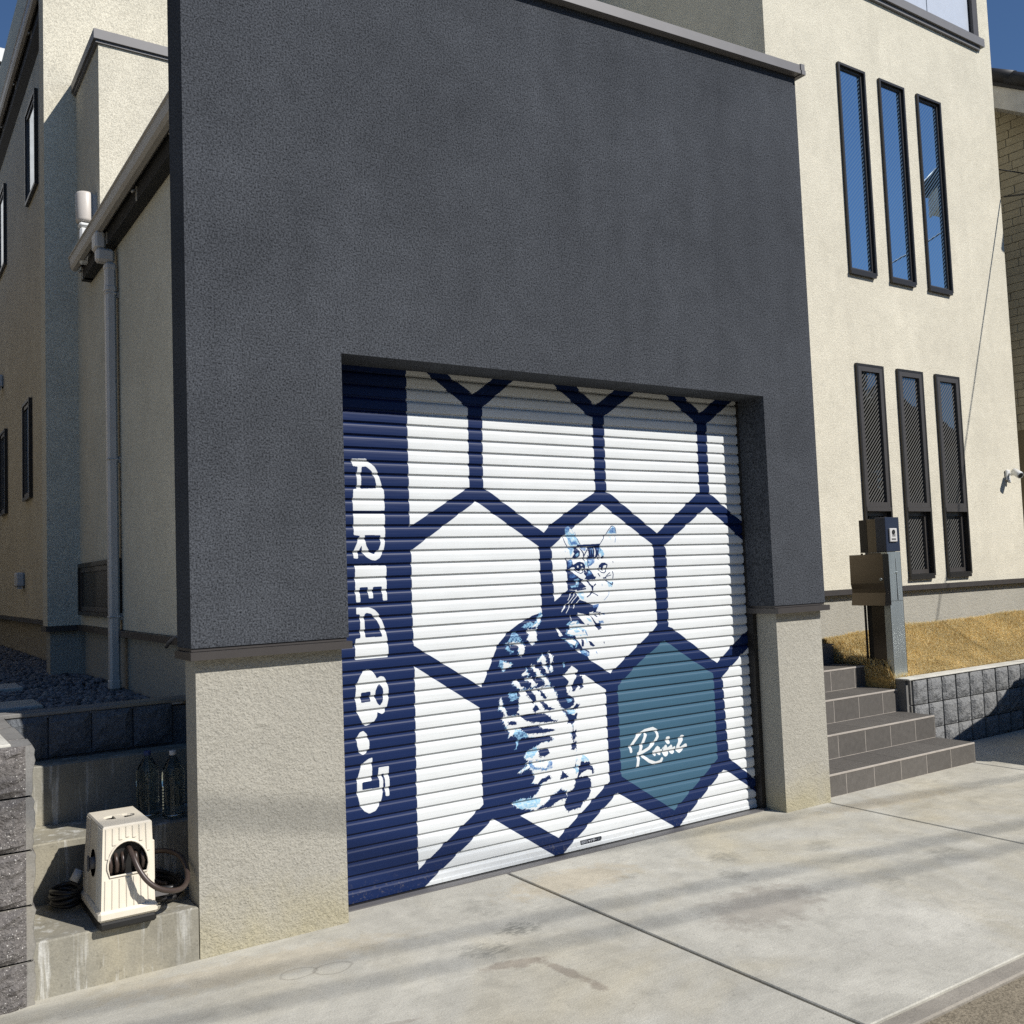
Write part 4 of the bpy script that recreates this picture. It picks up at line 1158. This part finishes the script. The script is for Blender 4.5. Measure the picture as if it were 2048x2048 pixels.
# ------------------------------------------------------------------ left: concrete steps, block walls, gravel
cs = thing('concrete_steps', (-0.9, 0.6, 0), 'stained bare concrete steps climbing between the block wall and the garage pillar', 'steps')
XL = -1.335
for y0, y1, z0, z1, x1 in ((0.03, 0.512, -0.03, 0.2129, -0.689), (0.5125, 0.861, 0.1, 0.466, GX + 0.028), (0.8615, 1.02, 0.2, 0.738, GX + 0.028)):
    MB().bbox(XL, x1, y0, y1, z0, z1, 0.006).build('step', M['conc_step'], cs)
MB().box(-0.6885, GX + 0.028, 0.188, 0.512, 0.0, 0.2125).build('step_filler', M['conc_step'], cs)
bw2 = thing('garden_block_wall', (-0.9, 1.1, 0.7), 'low dark block kerb wall holding the gravel strip behind the concrete steps', 'wall')
MB().box(XL, GX + 0.028, 1.022, 1.10, 0.6, 0.93).build('wall_core', M['split_dark'], bw2)
MB().bbox(XL, GX + 0.027, 1.0, 1.12, 0.951, 0.972, 0.004).build('wall_cap', M['sawn'], bw2)
dm = [rough_face(0.186, 0.196, 0.03, 6, 0.008, 70 + k).mesh('block', M['split_dark']) for k in range(3)]
for i, x in enumerate((-1.305, -1.111, -0.918, -0.724)):
    put('block', dm[i % 3], bw2, (x, 0.995, 0.752))
# foreground block wall
fw = thing('front_block_wall', (-1.8, 0.5, 0), 'chest high pier of brown split-face blocks at the left edge of the driveway', 'wall')
MB().box(-2.9, -1.345, 0.02, 1.6, -0.05, 0.955).build('wall_core', M['sawn'], fw)
def pier_block(x0, x1, y0, y1, z0, z1, seed):
    """front face rough with a sawn margin at its right end, right face rough"""
    rg = random.Random(seed)
    n = 9
    m = MB()
    xr = x1 - 0.030
    # rough front
    vs = []
    for j in range(n + 1):
        for i in range(n + 1):
            e = min(i, j, n - i, n - j)
            y = y0 + 0.012 if e == 0 else y0 - rg.uniform(0.0, 0.011)
            vs.append((x0 + (xr - x0) * i / n + (rg.uniform(-.006, .006) if 0 < i < n else 0), y, z0 + (z1 - z0) * j / n + (rg.uniform(-.005, .005) if 0 < j < n else 0)))
    m.add(vs, [(j * (n + 1) + i, j * (n + 1) + i + 1, (j + 1) * (n + 1) + i + 1, (j + 1) * (n + 1) + i) for j in range(n) for i in range(n)])
    # sawn margin, then rough right face
    e = [x1 + rg.uniform(-.004, .007) for _ in range(n + 1)]; e[0] = e[-1] = x1 - 0.006
    zz = [z0 + (z1 - z0) * j / n for j in range(n + 1)]
    a = [(xr, y0 + 0.012, z) for z in zz]; b = [(ex - 0.004, y0 + 0.016, z) for ex, z in zip(e, zz)]; c = [(ex, y0 + 0.03, z) for ex, z in zip(e, zz)]; d = [(x1 + rg.uniform(-.004, .01), y1, z) for z in zz]
    k = n + 1
    m.add(a + b + c, [(q * k + j, (q + 1) * k + j, (q + 1) * k + j + 1, q * k + j + 1) for q in range(2) for j in range(n)], 1)
    m.add(c + d, [(j, k + j, k + j + 1, j + 1) for j in range(n)], 0)
    m.add([(x0, y0 + 0.012, z1), (xr, y0 + 0.012, z1), (e[-1], y0 + 0.03, z1), (x1, y1, z1), (x0, y1, z1)], [(0, 1, 2, 3, 4)], 1)
    m.add([(x0, y0 + 0.012, z0), (xr, y0 + 0.012, z0), (e[0], y0 + 0.03, z0), (x1, y1, z0), (x0, y1, z0)], [(4, 3, 2, 1, 0)], 1)
    return m
zj = (-0.03, 0.164, 0.367, 0.570, 0.771, 0.966)
for j in range(5):
    pier_block(-1.70, -1.308, -0.02, 0.18, zj[j] + 0.004, zj[j + 1] - 0.004, 100 + j).build('block', [M['split_brown'], M['sawn']], fw)
    pier_block(-2.10, -1.706, -0.02, 0.18, zj[j] + 0.004, zj[j + 1] - 0.004, 120 + j).build('block', [M['split_brown'], M['sawn']], fw)
    pier_block(-2.50, -2.106, -0.02, 0.18, zj[j] + 0.004, zj[j + 1] - 0.004, 140 + j).build('block', [M['split_brown'], M['sawn']], fw)
    for q in range(3):
        pier_block(-1.43, -1.308, 0.186 + 0.4 * q, 0.58 + 0.4 * q, zj[j] + 0.004, zj[j + 1] - 0.004, 160 + j * 3 + q).build('block', [M['split_brown'], M['sawn']], fw)
MB().bbox(-2.5, -1.385, 0.01, 1.6, 0.957, 0.972, 0.004).build('mortar_cap', M['conc_pale'], fw)
MB().box(-40, -1.45, 1.6, 60, -0.05, 0.95).build('neighbouring_ground', M['land'], kind='structure')

# gravel strip
MB().box(XL - 0.12, GX + 0.03, 1.10, 13.4, 0.2, 0.885).build('gravel_bed', M['split_dark'], kind='structure')
def gravel():
    bm = bmesh.new(); bmesh.ops.create_icosphere(bm, subdivisions=1, radius=1.0)
    bv = np.array([v.co[:] for v in bm.verts]); bf = np.array([[v.index for v in f.verts] for f in bm.faces]); bm.free()
    rg = np.random.RandomState(4)
    n = 9500
    y = 1.13 + 8.5 * rg.rand(n) ** 1.7; x = -1.43 + 0.96 * rg.rand(n)
    z = 0.892 + 0.012 * rg.rand(n) + 0.01 * (y > 3)
    s = (0.010 + 0.011 * rg.rand(n))[:, None] * (0.6 + 0.8 * rg.rand(n, 3)) * np.array([1, 1, 0.7])
    a = rg.rand(n) * 6.28
    V = bv[None] * s[:, None, :] * (0.85 + 0.3 * rg.rand(n, 12, 1))
    ca, sa = np.cos(a)[:, None], np.sin(a)[:, None]
    X = V[..., 0] * ca - V[..., 1] * sa; Y = V[..., 0] * sa + V[..., 1] * ca
    V = np.stack([X + x[:, None], Y + y[:, None], V[..., 2] + z[:, None]], -1).reshape(-1, 3)
    Fs = (bf[None] + (np.arange(n) * 12)[:, None, None]).reshape(-1, 3)
    me = bpy.data.meshes.new('gravel'); me.from_pydata(V.tolist(), [], Fs.tolist())
    N = Nodes('blue_grey_gravel'); g = N.n("ShaderNodeNewGeometry")
    N.base(N.ramp(g.outputs['Random Per Island'], [(0, lin(74, 76, 80)), (0.5, lin(112, 114, 118)), (0.85, lin(138, 138, 140)), (1, lin(150, 140, 128))])); N.set(rough=0.8)
    me.materials.append(N.m); me.update()
    o = bpy.data.objects.new('gravel', me); COL.objects.link(o)
    _t(o, 'blue grey gravel in the shaded strip along the house side', 'gravel', kind='stuff')
gravel()
for i, (x0, x1, y0, y1) in enumerate(((-1.42, -1.03, 1.75, 2.12), (-1.42, -0.98, 2.95, 3.35))):
    MB().bbox(x0, x1, y0, y1, 0.88, 0.925, 0.006).build('paving_slab', M['conc_plain'], label=('concrete stepping slab in the gravel nearest the block kerb', 'concrete stepping slab in the gravel farther along the house side')[i], cat='paving slab', group='stepping slabs in the gravel')

# ------------------------------------------------------------------ hose reel box
M['cream_pl'] = plain('cream_plastic', lin(236, 226, 206), rough=0.45, var=0.05, scale=14)
M['hose'] = plain('dark_brown_hose', lin(70, 58, 52), rough=0.38, var=0.15)
M['hose_blk'] = plain('black_hose', lin(38, 37, 38), rough=0.4, var=0.15)
hr = thing('hose_reel', (-0.972, 0.18, 0.2129), 'cream plastic hose reel box with an arched opening standing on the lowest concrete step', 'hose reel')
zb, zt = 0.2129, 0.602
def lerp(a, b, t): return a + (b - a) * t
def xl(z): return lerp(-1.076, -1.060, (z - 0.285) / (zt - 0.285))
def xr(z): return lerp(-0.872, -0.874, (z - 0.285) / (zt - 0.285))
def yf(z): return lerp(-0.006, 0.026, (z - 0.285) / (zt - 0.285))
def yb(z): return lerp(0.375, 0.345, (z - 0.285) / (zt - 0.285))
arch = [(-1.048, 0.418)] + [(-0.970 - 0.078 * math.cos(t), 0.440 + 0.098 * math.sin(t)) for t in [math.pi * k / 16 for k in range(17)]] + [(-0.892, 0.418)]
arch[0] = (-1.040, 0.410); arch[-1] = (-0.900, 0.410)
v2, tr = fill2d([(xl(0.285), 0.285), (xr(0.285), 0.285), (xr(zt - 0.006), zt - 0.006), (xl(zt - 0.006), zt - 0.006)], [arch])
b = MB()
b.add([(p.x, yf(p.y), p.y) for p in v2], tr)
ins = [(x * 0.985 + -0.970 * 0.015, z) for x, z in arch]
n = len(arch)
b.add([(x, yf(z), z) for x, z in arch] + [(x, yf(z) + 0.012, z) for x, z in arch], [(i, (i + 1) % n, n + (i + 1) % n, n + i) for i in range(n)])
# other walls
z0, z1 = 0.285, zt - 0.006
hub = [(0.185 + 0.055 * math.cos(t), 0.432 + 0.055 * math.sin(t)) for t in [2 * math.pi * k / 20 for k in range(20)]]
v2, tr = fill2d([(yf(z0), z0), (yb(z0), z0), (yb(z1), z1), (yf(z1), z1)], [hub])
b.add([(xl(p.y), p.x, p.y) for p in v2], tr)
b.add([(xr(z0), yf(z0), z0), (xr(z0), yb(z0), z0), (xr(z1), yb(z1), z1), (xr(z1), yf(z1), z1)], [(0, 1, 2, 3)])
b.add([(xl(z0), yb(z0), z0), (xr(z0), yb(z0), z0), (xr(z1), yb(z1), z1), (xl(z1), yb(z1), z1)], [(0, 1, 2, 3)])
# top with handle recess and rounded shoulder
tp = [(xl(zt) + 0.005, yf(zt) + 0.005), (xr(zt) - 0.005, yf(zt) + 0.005), (xr(zt) - 0.005, yb(zt) - 0.005), (xl(zt) + 0.005, yb(zt) - 0.005)]
def stad(cx, cy, hx, hy, n=8):
    o = []
    for k in range(n + 1): t = -math.pi / 2 + math.pi * k / n; o.append((cx + hx - hy + hy * math.cos(t), cy + hy * math.sin(t)))
    for k in range(n + 1): t = math.pi / 2 + math.pi * k / n; o.append((cx - hx + hy + hy * math.cos(t), cy + hy * math.sin(t)))
    return o
rec = stad(-0.967, 0.185, 0.062, 0.036)
v2, tr = fill2d(tp, [rec])
b.add([(p.x, p.y, zt) for p in v2], tr)
sh = [(xl(z1), yf(z1)), (xr(z1), yf(z1)), (xr(z1), yb(z1)), (xl(z1), yb(z1))]
b.add([(x, y, z1) for x, y in sh] + [(x, y, zt) for x, y in tp], [(i, (i + 1) % 4, 4 + (i + 1) % 4, 4 + i) for i in range(4)])
n = len(rec)
b.add([(x, y, zt) for x, y in rec] + [(lerp(x, -0.967, .03), lerp(y, 0.185, .05), zt - 0.009) for x, y in rec], [(i, (i + 1) % n, n + (i + 1) % n, n + i) for i in range(n)])
hh = MB()
hh.add([(lerp(x, -0.967, .03), lerp(y, 0.185, .05), zt - 0.0091) for x, y in rec] + [(lerp(x, -0.967, .10), lerp(y, 0.185, .15), zt - 0.05) for x, y in rec], [(i, (i + 1) % n, n + (i + 1) % n, n + i) for i in range(n)])
hh.add([(lerp(x, -0.967, .10), lerp(y, 0.185, .15), zt - 0.05) for x, y in rec], [list(range(n))])
hh.build('handle_hole_shade', M['black'], hr)  # recess below the rim coloured black for the shadow inside it
b.prism([(-0.984, zt - 0.001), (-0.950, zt - 0.001), (-0.955, zt - 0.024), (-0.979, zt - 0.024)], 'y', 0.150, 0.220)
# ribs on the front and sides, interrupted by the arch
def arch_hit(x):
    zs = [z for xx, z in arch if abs(xx - x) < 0.012]
    return (min(zs), max(zs)) if -1.055 < x < -0.885 and zs else None
for k in range(7):
    t = 0.09 + k * 0.135
    segs = [(0.288, z1 - 0.004)]
    xm = lerp(xl(0.45), xr(0.45), t)
    if -1.052 < xm < -0.888:
        zc2 = 0.440 + 0.104 * math.sqrt(max(0, 1 - ((xm + 0.970) / 0.084) ** 2))
        segs = [(0.288, 0.398), (zc2 + 0.008, z1 - 0.004)]
    for a, c in segs:
        if c - a < 0.02: continue
        q = []
        for z in (a, c):
            xc = lerp(xl(z), xr(z), t)
            q += [(xc - 0.0085, yf(z) - 0.0002, z), (xc - 0.005, yf(z) - 0.0042, z), (xc + 0.005, yf(z) - 0.0042, z), (xc + 0.0085, yf(z) - 0.0002, z)]
        b.add(q, [(0, 1, 5, 4), (1, 2, 6, 5), (2, 3, 7, 6), (0, 3, 2, 1), (4, 5, 6, 7)])
for k in range(11):
    t = 0.06 + k * 0.088
    q = []
    for z in (0.288, z1 - 0.004):
        yc = lerp(yf(z), yb(z), t)
        q += [(xl(z) - 0.0002, yc - 0.009, z), (xl(z) - 0.004, yc - 0.005, z), (xl(z) - 0.004, yc + 0.005, z), (xl(z) - 0.0002, yc + 0.009, z)]
    if 0.12 < lerp(yf(.43), yb(.43), t) < 0.25: continue
    b.add(q, [(0, 1, 5, 4), (1, 2, 6, 5), (2, 3, 7, 6), (0, 3, 2, 1), (4, 5, 6, 7)])
b.build('body', M['cream_pl'], hr)
MB().tube([(x, yf(z) - 0.003, z) for x, z in arch], 0.0042, 6, closed=True).build('opening_rim', M['cream_pl'], hr)
MB().bbox(-1.089, -0.864, -0.022, 0.392, 0.247, 0.288, 0.010).build('skirt', M['cream_pl'], hr)
MB().bbox(-1.084, -0.869, -0.017, 0.386, 0.2132, 0.246, 0.008).build('base', M['black'], hr)
MB().box(-1.056, -0.886, 0.045, 0.34, 0.29, 0.545).build('dark_inside_box', M['black'], hr)  # black box filling the body, stands for the dark inside
MB().bbox(-0.8715, -0.855, 0.06, 0.135, 0.345, 0.515, 0.007).build('crank_plate', M['cream_pl'], hr)
MB().tube([(-1.050, 0.185, 0.432), (-1.082, 0.185, 0.432)], 0.024, 14).bbox(-1.092, -1.083, 0.178, 0.192, 0.400, 0.464, 0.003).build('hub_knob', M['coping'], hr)
h = MB()
for k in range(6):
    x = -1.035 + 0.025 * k
    if k == 3: continue
    h.tube([(x, 0.055, 0.40), (x + .002, 0.032, 0.425), (x + .002, 0.026, 0.448), (x, 0.034, 0.472), (x, 0.055, 0.49)], 0.0085, 8)
h.build('wound_hose', M['hose'], hr)
def smooth_path(P, n=8):
    P = [Vector(p) for p in P]; out = []
    for i in range(len(P) - 1):
        p0, p1, p2, p3 = P[max(i - 1, 0)], P[i], P[i + 1], P[min(i + 2, len(P) - 1)]
        for k in range(n):
            t = k / n
            out.append(0.5 * ((2 * p1) + (p2 - p0) * t + (2 * p0 - 5 * p1 + 4 * p2 - p3) * t * t + (3 * p1 - p0 - 3 * p2 + p3) * t ** 3))
    return out + [P[-1]]
path = [(-0.962, 0.06, 0.500), (-0.961, 0.025, 0.502), (-0.956, -0.018, 0.478), (-0.940, -0.05, 0.430), (-0.912, -0.07, 0.385), (-0.870, -0.075, 0.350), (-0.815, -0.06, 0.328), (-0.765, -0.02, 0.322), (-0.728, 0.05, 0.335), (-0.712, 0.14, 0.365),
        (-0.715, 0.25, 0.385), (-0.755, 0.36, 0.385), (-0.84, 0.40, 0.37), (-0.87, 0.45, 0.30), (-0.80, 0.44, 0.25), (-0.73, 0.36, 0.235)]
MB().tube(smooth_path(path), 0.0108, 10).build('hose', M['hose'], hr)
# loops of black hose on the ground, right and left of the box
def coil(name, cx, cy, z0, rx, ry, turns, r, label, tilt=0.0, seed=1):
    rg = random.Random(seed); P = []
    for k in range(turns * 24 + 1):
        t = 2 * math.pi * k / 24; w = 1 + 0.06 * math.sin(t * 1.37 + seed)
        P.append((cx + rx * w * math.cos(t), cy + ry * w * math.sin(t), z0 + r * 1.7 * k / 24 + tilt * math.cos(t) + 0.004 * math.sin(t * 2.3)))
    m = MB().tube(P, r, 8)
    return m.build(name, M['hose_blk'], label=label, cat='hose')
c1 = coil('hose_coil', -0.775, 0.32, 0.228, 0.078, 0.165, 3, 0.0105, 'loops of black hose between the cream hose reel and the pillar', 0.0, 2)
MB().box(-0.845, -0.785, 0.128, 0.131, 0.262, 0.285).build('hose_tag', M['coping'], c1)
c2 = coil('hose_coil', -1.135, 0.405, 0.228, 0.058, 0.08, 4, 0.010, 'black hose coil in the shade left of the cream hose reel', 0.0, 5)
MB().tube([(-1.12, 0.325, 0.335), (-1.095, 0.335, 0.375)], 0.018, 10).build('hose_connector', M['silver'], c2)

# ------------------------------------------------------------------ water bottles
def pet(name, col):
    N = Nodes(name)
    N.base(col); N.set(rough=0.04, trans=1.0, ior=1.33)
    return N.m
M['pet'] = pet('water_filled_pet', (0.62, 0.70, 0.68, 1))
M['capw'] = plain('white_cap', lin(224, 222, 216), rough=0.4)
M['capb'] = plain('blue_cap', lin(54, 74, 120), rough=0.4)
def bottle(cx, cy, z, cap, label, seed):
    t = thing('water_bottle', (cx, cy, z), label, 'bottle', 'plastic bottles on the concrete step')
    pr = [(0.030, 0.0), (0.046, 0.004), (0.0505, 0.014)]
    for k in range(9): pr += [(0.0505, 0.02 + 0.014 * k), (0.0475, 0.027 + 0.014 * k)]
    pr += [(0.0505, 0.15), (0.0512, 0.165), (0.0512, 0.20), (0.049, 0.215), (0.043, 0.235), (0.030, 0.26), (0.019, 0.276), (0.0135, 0.284), (0.0135, 0.292)]
    mod = lambda a, zz: 1 + 0.018 * math.cos(8 * a + seed)
    MB().lathe([(r, z + h) for r, h in pr], cx, cy, 28, 0, mod).build('body', M['pet'], t)
    MB().lathe([(0.0155, z + 0.288), (0.0165, z + 0.29), (0.0165, z + 0.306), (0.015, z + 0.309)], cx, cy, 18).build('cap', cap, t)
bottle(-0.640, 0.60, 0.4662, M['capw'], 'clear plastic water bottle with a white cap nearest the pillar', 0.3)
bottle(-0.735, 0.685, 0.4662, M['capb'], 'clear plastic water bottle with a blue cap behind the white capped one', 1.2)

# ------------------------------------------------------------------ neighbouring houses
nb = thing('neighbour_house', (13, 6, 0), 'neighbouring house with cream block siding and black roof tiles at the right edge', 'house')
NX = 9.5
MB().prism([(0.6, 0), (10, 0), (10, 6.1), (5.2, 9.15), (0.6, 6.30)], 'x', NX + 0.012, 17).build('wall', stucco('siding_back', lin(150, 138, 112), bumpd=0.001), nb)
M['siding'] = stucco('cream_block_siding', lin(196, 186, 160), grain=90, bumpd=0.004, speck=0.2)
rg = random.Random(9)
bd = {}
for L in (0.22, 0.30, 0.40):
    bd[L] = [MB().bbox(NX - 0.004 * q, NX + 0.012, 0, L - 0.005, 0, 0.0925, 0.003).mesh('siding_block', M['siding'], (NX, 0, 0)) for q in (0, 1)]
z = 3.0
while z < 7.3:
    y = 1.3 - rg.random() * 0.2
    while y < 2.5:
        L = rg.choice((0.22, 0.30, 0.40))
        if z + 0.10 < 6.34 + (y - 0.6) * 0.62 - 0.02: put('siding_block', bd[L][rg.random() < 0.5], nb, (NX, y, z))
        y += L
    z += 0.0975
def roofz(y): return 7.245 + 0.62 * (y - 1.79)
M['rtile'] = plain('black_roof_tile', lin(44, 42, 42), rough=0.55)
MB().prism([(0.15, roofz(0.15) - 0.14), (5.2, roofz(5.2) - 0.14), (10.4, roofz(5.2) - 3.3), (10.4, roofz(5.2) - 3.42), (5.2, roofz(5.2) - 0.20), (0.15, roofz(0.15) - 0.20)], 'x', 9.14, 17.4).build('roof', M['rtile'], nb)
MB().prism([(0.17, roofz(0.17) - 0.205), (5.2, roofz(5.2) - 0.205), (5.2, roofz(5.2) - 0.47), (0.17, roofz(0.17) - 0.47)], 'x', 9.17, 9.20).prism([(0.2, roofz(0.2) - 0.44), (5.2, roofz(5.2) - 0.44), (5.2, roofz(5.2) - 0.47), (0.2, roofz(0.2) - 0.47)], 'x', 9.201, NX + 0.01).build('fascia', plain('white_fascia', lin(226, 222, 212), rough=0.6), nb)
ang = math.atan(0.62)
tm = MB().tube([(0.06, -0.02, 0.0), (0.06, 0.33, 0.205 - 0.0)], 0.085, 10).box(0.06, 0.5, -0.01, 0.30, -0.05, 0.0).mesh('roof_tile', M['rtile'])
for k in range(16):
    y = 0.12 + 0.295 * k
    put('roof_tile', tm, nb, (9.12, y, roofz(y) - 0.085))
nb2 = thing('neighbour_house', (-2.5, 17, 0), 'neighbouring house with a white parapet band beyond the left roof gutter', 'house')
wm = plain('grey_render', lin(206, 206, 204), rough=0.8)
MB().box(-6, 0.9, 14.05, 20, 0, 10.45).build('wall', wm, nb2)
MB().box(-6.2, 1.1, 13.9, 20.2, 10.62, 10.86).build('parapet', M['whitepl'], nb2)
MB().box(-6.1, 1.0, 13.96, 20.1, 10.451, 10.618).build('eave_band', M['coping'], nb2)

# ------------------------------------------------------------------ overhead cables and the service drop
def cable(pts, r, label, group=None, mat=None, name='power_cable'):
    return MB().tube(pts, r, 6).build(name, mat or M['black'], label=label, cat='cable', group=group)
def span(y0, z, r, label):
    P = []
    for k in range(25):
        x = -12 + 28 * k / 24
        s = 0.35 * (((x - 2) / 14) ** 2 - 1)
        zz = z + s * 0.6
        P.append((x, y0 - 0.178 * (x - 0.52 * zz / 0.96) - zz / 0.96, zz))
    cable(P, r, label, 'overhead cables along the street')
span(0.47, 9.6, 0.018, 'thickest of the overhead cables along the street, nearest the house')
span(-0.36, 9.2, 0.017, 'middle overhead cable along the street')
span(-0.66, 8.9, 0.016, 'overhead cable along the street farthest from the house')
A1 = Vector((8.475, 1.40, 5.44)); D1 = Vector((0.10, -1.0, -0.20))
cable([A1 + D1 * (0.35 * k) + Vector((0, 0, 0.012 * k * k * 0.02)) for k in range(28)], 0.009, 'lower black service cable from the house corner to the street', 'service cables at the house corner', name='service_cable')
A2 = Vector((8.466, 1.535, 5.81)); D2 = Vector((1.0, -0.45, -0.12))
cable([A2 + D2 * (0.35 * k) for k in range(28)], 0.007, 'upper black service cable at the house corner', 'service cables at the house corner', name='service_cable')

# ------------------------------------------------------------------ parked car just outside the right edge (casts the shadow on the low wall)
car = thing('parked_car', (7.7, -1.1, 0), 'dark grey hatchback parked beside the low block wall', 'car')
cy0, cy1 = -1.93, -0.25
paint = plain('dark_grey_car_paint', lin(70, 74, 80), rough=0.25, metal=0.4, var=0.02)
cg = plain('car_glass', (0.03, 0.035, 0.04, 1), rough=0.05)
bm = bmesh.new()
lower = [(5.62, 0.22), (5.52, 0.38), (5.54, 0.60), (5.66, 0.74), (6.10, 0.885), (6.62, 1.02), (9.55, 1.02), (9.66, 0.8), (9.70, 0.4), (9.6, 0.22)]
MB().prism(lower, 'y', cy0, cy1).build('body', paint, car)
gh = [(6.60, 1.0), (7.02, 1.30), (7.25, 1.37), (8.6, 1.37), (9.5, 1.0)]
m = MB(); n = len(gh)
m.add([(x, cy0 + 0.02 + (z - 1.0) * 0.25, z) for x, z in gh] + [(x, cy1 - 0.02 - (z - 1.0) * 0.25, z) for x, z in gh], [list(range(n)), list(range(2 * n - 1, n - 1, -1))] + [(i, i + n, (i + 1) % n + n, (i + 1) % n) for i in range(n)])
m.build('cabin', cg, car)
MB().box(7.2, 8.65, cy0 + 0.13, cy1 - 0.13, 1.371, 1.40).build('roof', paint, car)
for x in (6.3, 8.9):
    for y in (cy0 - 0.01, cy1 - 0.19):
        w = MB().tube([(x, y, 0.30), (x, y + 0.2, 0.30)], 0.30, 20).build('wheel', M['black'], car)
        MB().tube([(x, y - 0.004, 0.30), (x, y + 0.204, 0.30)], 0.19, 16).build('rim', M['silver'], w)
for y in (cy0 + 0.05, cy1 - 0.35):
    MB().bbox(5.505, 5.60, y, y + 0.3, 0.60, 0.70, 0.01).build('headlight', M['frost'], car)
MB().bbox(6.98, 7.12, cy1 - 0.06, cy1 + 0.12, 1.02, 1.16, 0.02).build('mirror', paint, car)

# ------------------------------------------------------------------ across the street (seen in the window panes), and one added house at left
def far_house(x0, x1, y0, y1, h, col, label):
    t = thing('far_house', ((x0 + x1) / 2, y0, 0), label, 'house')
    MB().box(x0, x1, y0, y1, 0, h).build('wall', stucco('far_render', col), t)
    MB().prism([(x0 - 0.5, h), (x1 + 0.5, h), ((x0 + x1) / 2, h + 1.7)], 'y', y0 - 0.4, y1 + 0.4).build('roof', M['rtile'], t)
    for z in (1.2, 4.0):
        for k in range(3):
            x = x0 + (x1 - x0) * (0.2 + 0.3 * k)
            w = MB().box(x - 0.7, x + 0.7, y1, y1 + 0.05, z, z + 1.2).build('window', M['frame'], t)
            MB().box(x - 0.62, x + 0.62, y1 + 0.051, y1 + 0.06, z + 0.08, z + 1.12).build('pane', M['glass_side'], w)
far_house(-9.5, -3.6, 2.6, 12, 6.6, lin(156, 144, 124), 'unseen brown two storey house added to darken the alley by the gravel strip')  # added out of view to block sky light from the side alley
far_house(1, 10, -24, -15, 6.0, lin(150, 140, 128), 'brown two storey house across the street with a black gable roof')
far_house(12, 21, -25, -15, 6.0, lin(128, 128, 126), 'grey two storey house across the street with a black gable roof')
far_house(23, 33, -25, -14, 5.8, lin(170, 160, 140), 'beige two storey house across the street with a black gable roof')
far_house(-11, -1.5, -24, -15, 5.8, lin(160, 150, 136), 'tan two storey house across the street left of the brown one')
def pole(x, y):
    t = thing('utility_pole', (x, y, 0), 'concrete utility pole at the %s end of the overhead cables' % ('left' if x < 0 else 'right'), 'pole', 'utility poles')
    MB().tube([(x, y, -0.1), (x, y, 11.0)], [0.16, 0.11], 14).build('shaft', M['conc_plain'], t)
    MB().box(x - 0.05, x + 0.05, y - 0.9, y + 0.9, 9.6, 9.7).build('crossarm', M['coping'], t)
pole(-12.1, -6.6); pole(16.2, -11.6)
def tree(x, y, h, label):
    t = thing('leafy_tree', (x, y, 0), label, 'tree')
    rg = np.random.RandomState(int(x * 10) & 255)
    m = MB().tube([(x, y, -0.1), (x + 0.1, y, h * 0.35), (x, y + 0.1, h * 0.75)], [0.16, 0.12, 0.05], 8)
    for k in range(7):
        a = k * 0.9; m.tube([(x, y, h * (0.35 + 0.05 * k)), (x + 0.9 * math.cos(a), y + 0.9 * math.sin(a), h * (0.5 + 0.06 * k))], [0.05, 0.02], 6)
    m.build('trunk', plain('bark', lin(86, 72, 58), rough=0.9), t)
    V, Fc = [], []
    cl = [(rg.randn(3) * np.array([0.8, 0.8, 0.7])) + np.array([x, y, h * 0.72]) for _ in range(26)]
    for c in cl:
        for _ in range(150):
            p = c + rg.randn(3) * 0.32; d = rg.randn(3) * 0.07; e = rg.randn(3) * 0.07
            b = len(V); V += [tuple(p - d), tuple(p + e), tuple(p + d), tuple(p - e)]; Fc.append((b, b + 1, b + 2, b + 3))
    m = MB(); m.v = V; m.f = [list(f) for f in Fc]; m.mi = [0] * len(Fc); m.sm = [False] * len(Fc)
    me = bpy.data.meshes.new('crown'); me.from_pydata([tuple(Vector(v) - Vector((x, y, 0))) for v in V], [], Fc)
    N = Nodes('leaves'); g = N.n("ShaderNodeNewGeometry"); N.base(N.ramp(g.outputs['Random Per Island'], [(0, (0.02, 0.05, 0.015, 1)), (1, (0.07, 0.12, 0.04, 1))])); N.set(rough=0.6)
    me.materials.append(N.m); me.update(); o = bpy.data.objects.new('crown', me); COL.objects.link(o); o.parent = t
tree(17.3, -9.0, 7.4, 'leafy green tree across the street by the utility pole')
tree(22.0, -10.5, 6.6, 'smaller green tree across the street beyond the utility pole')
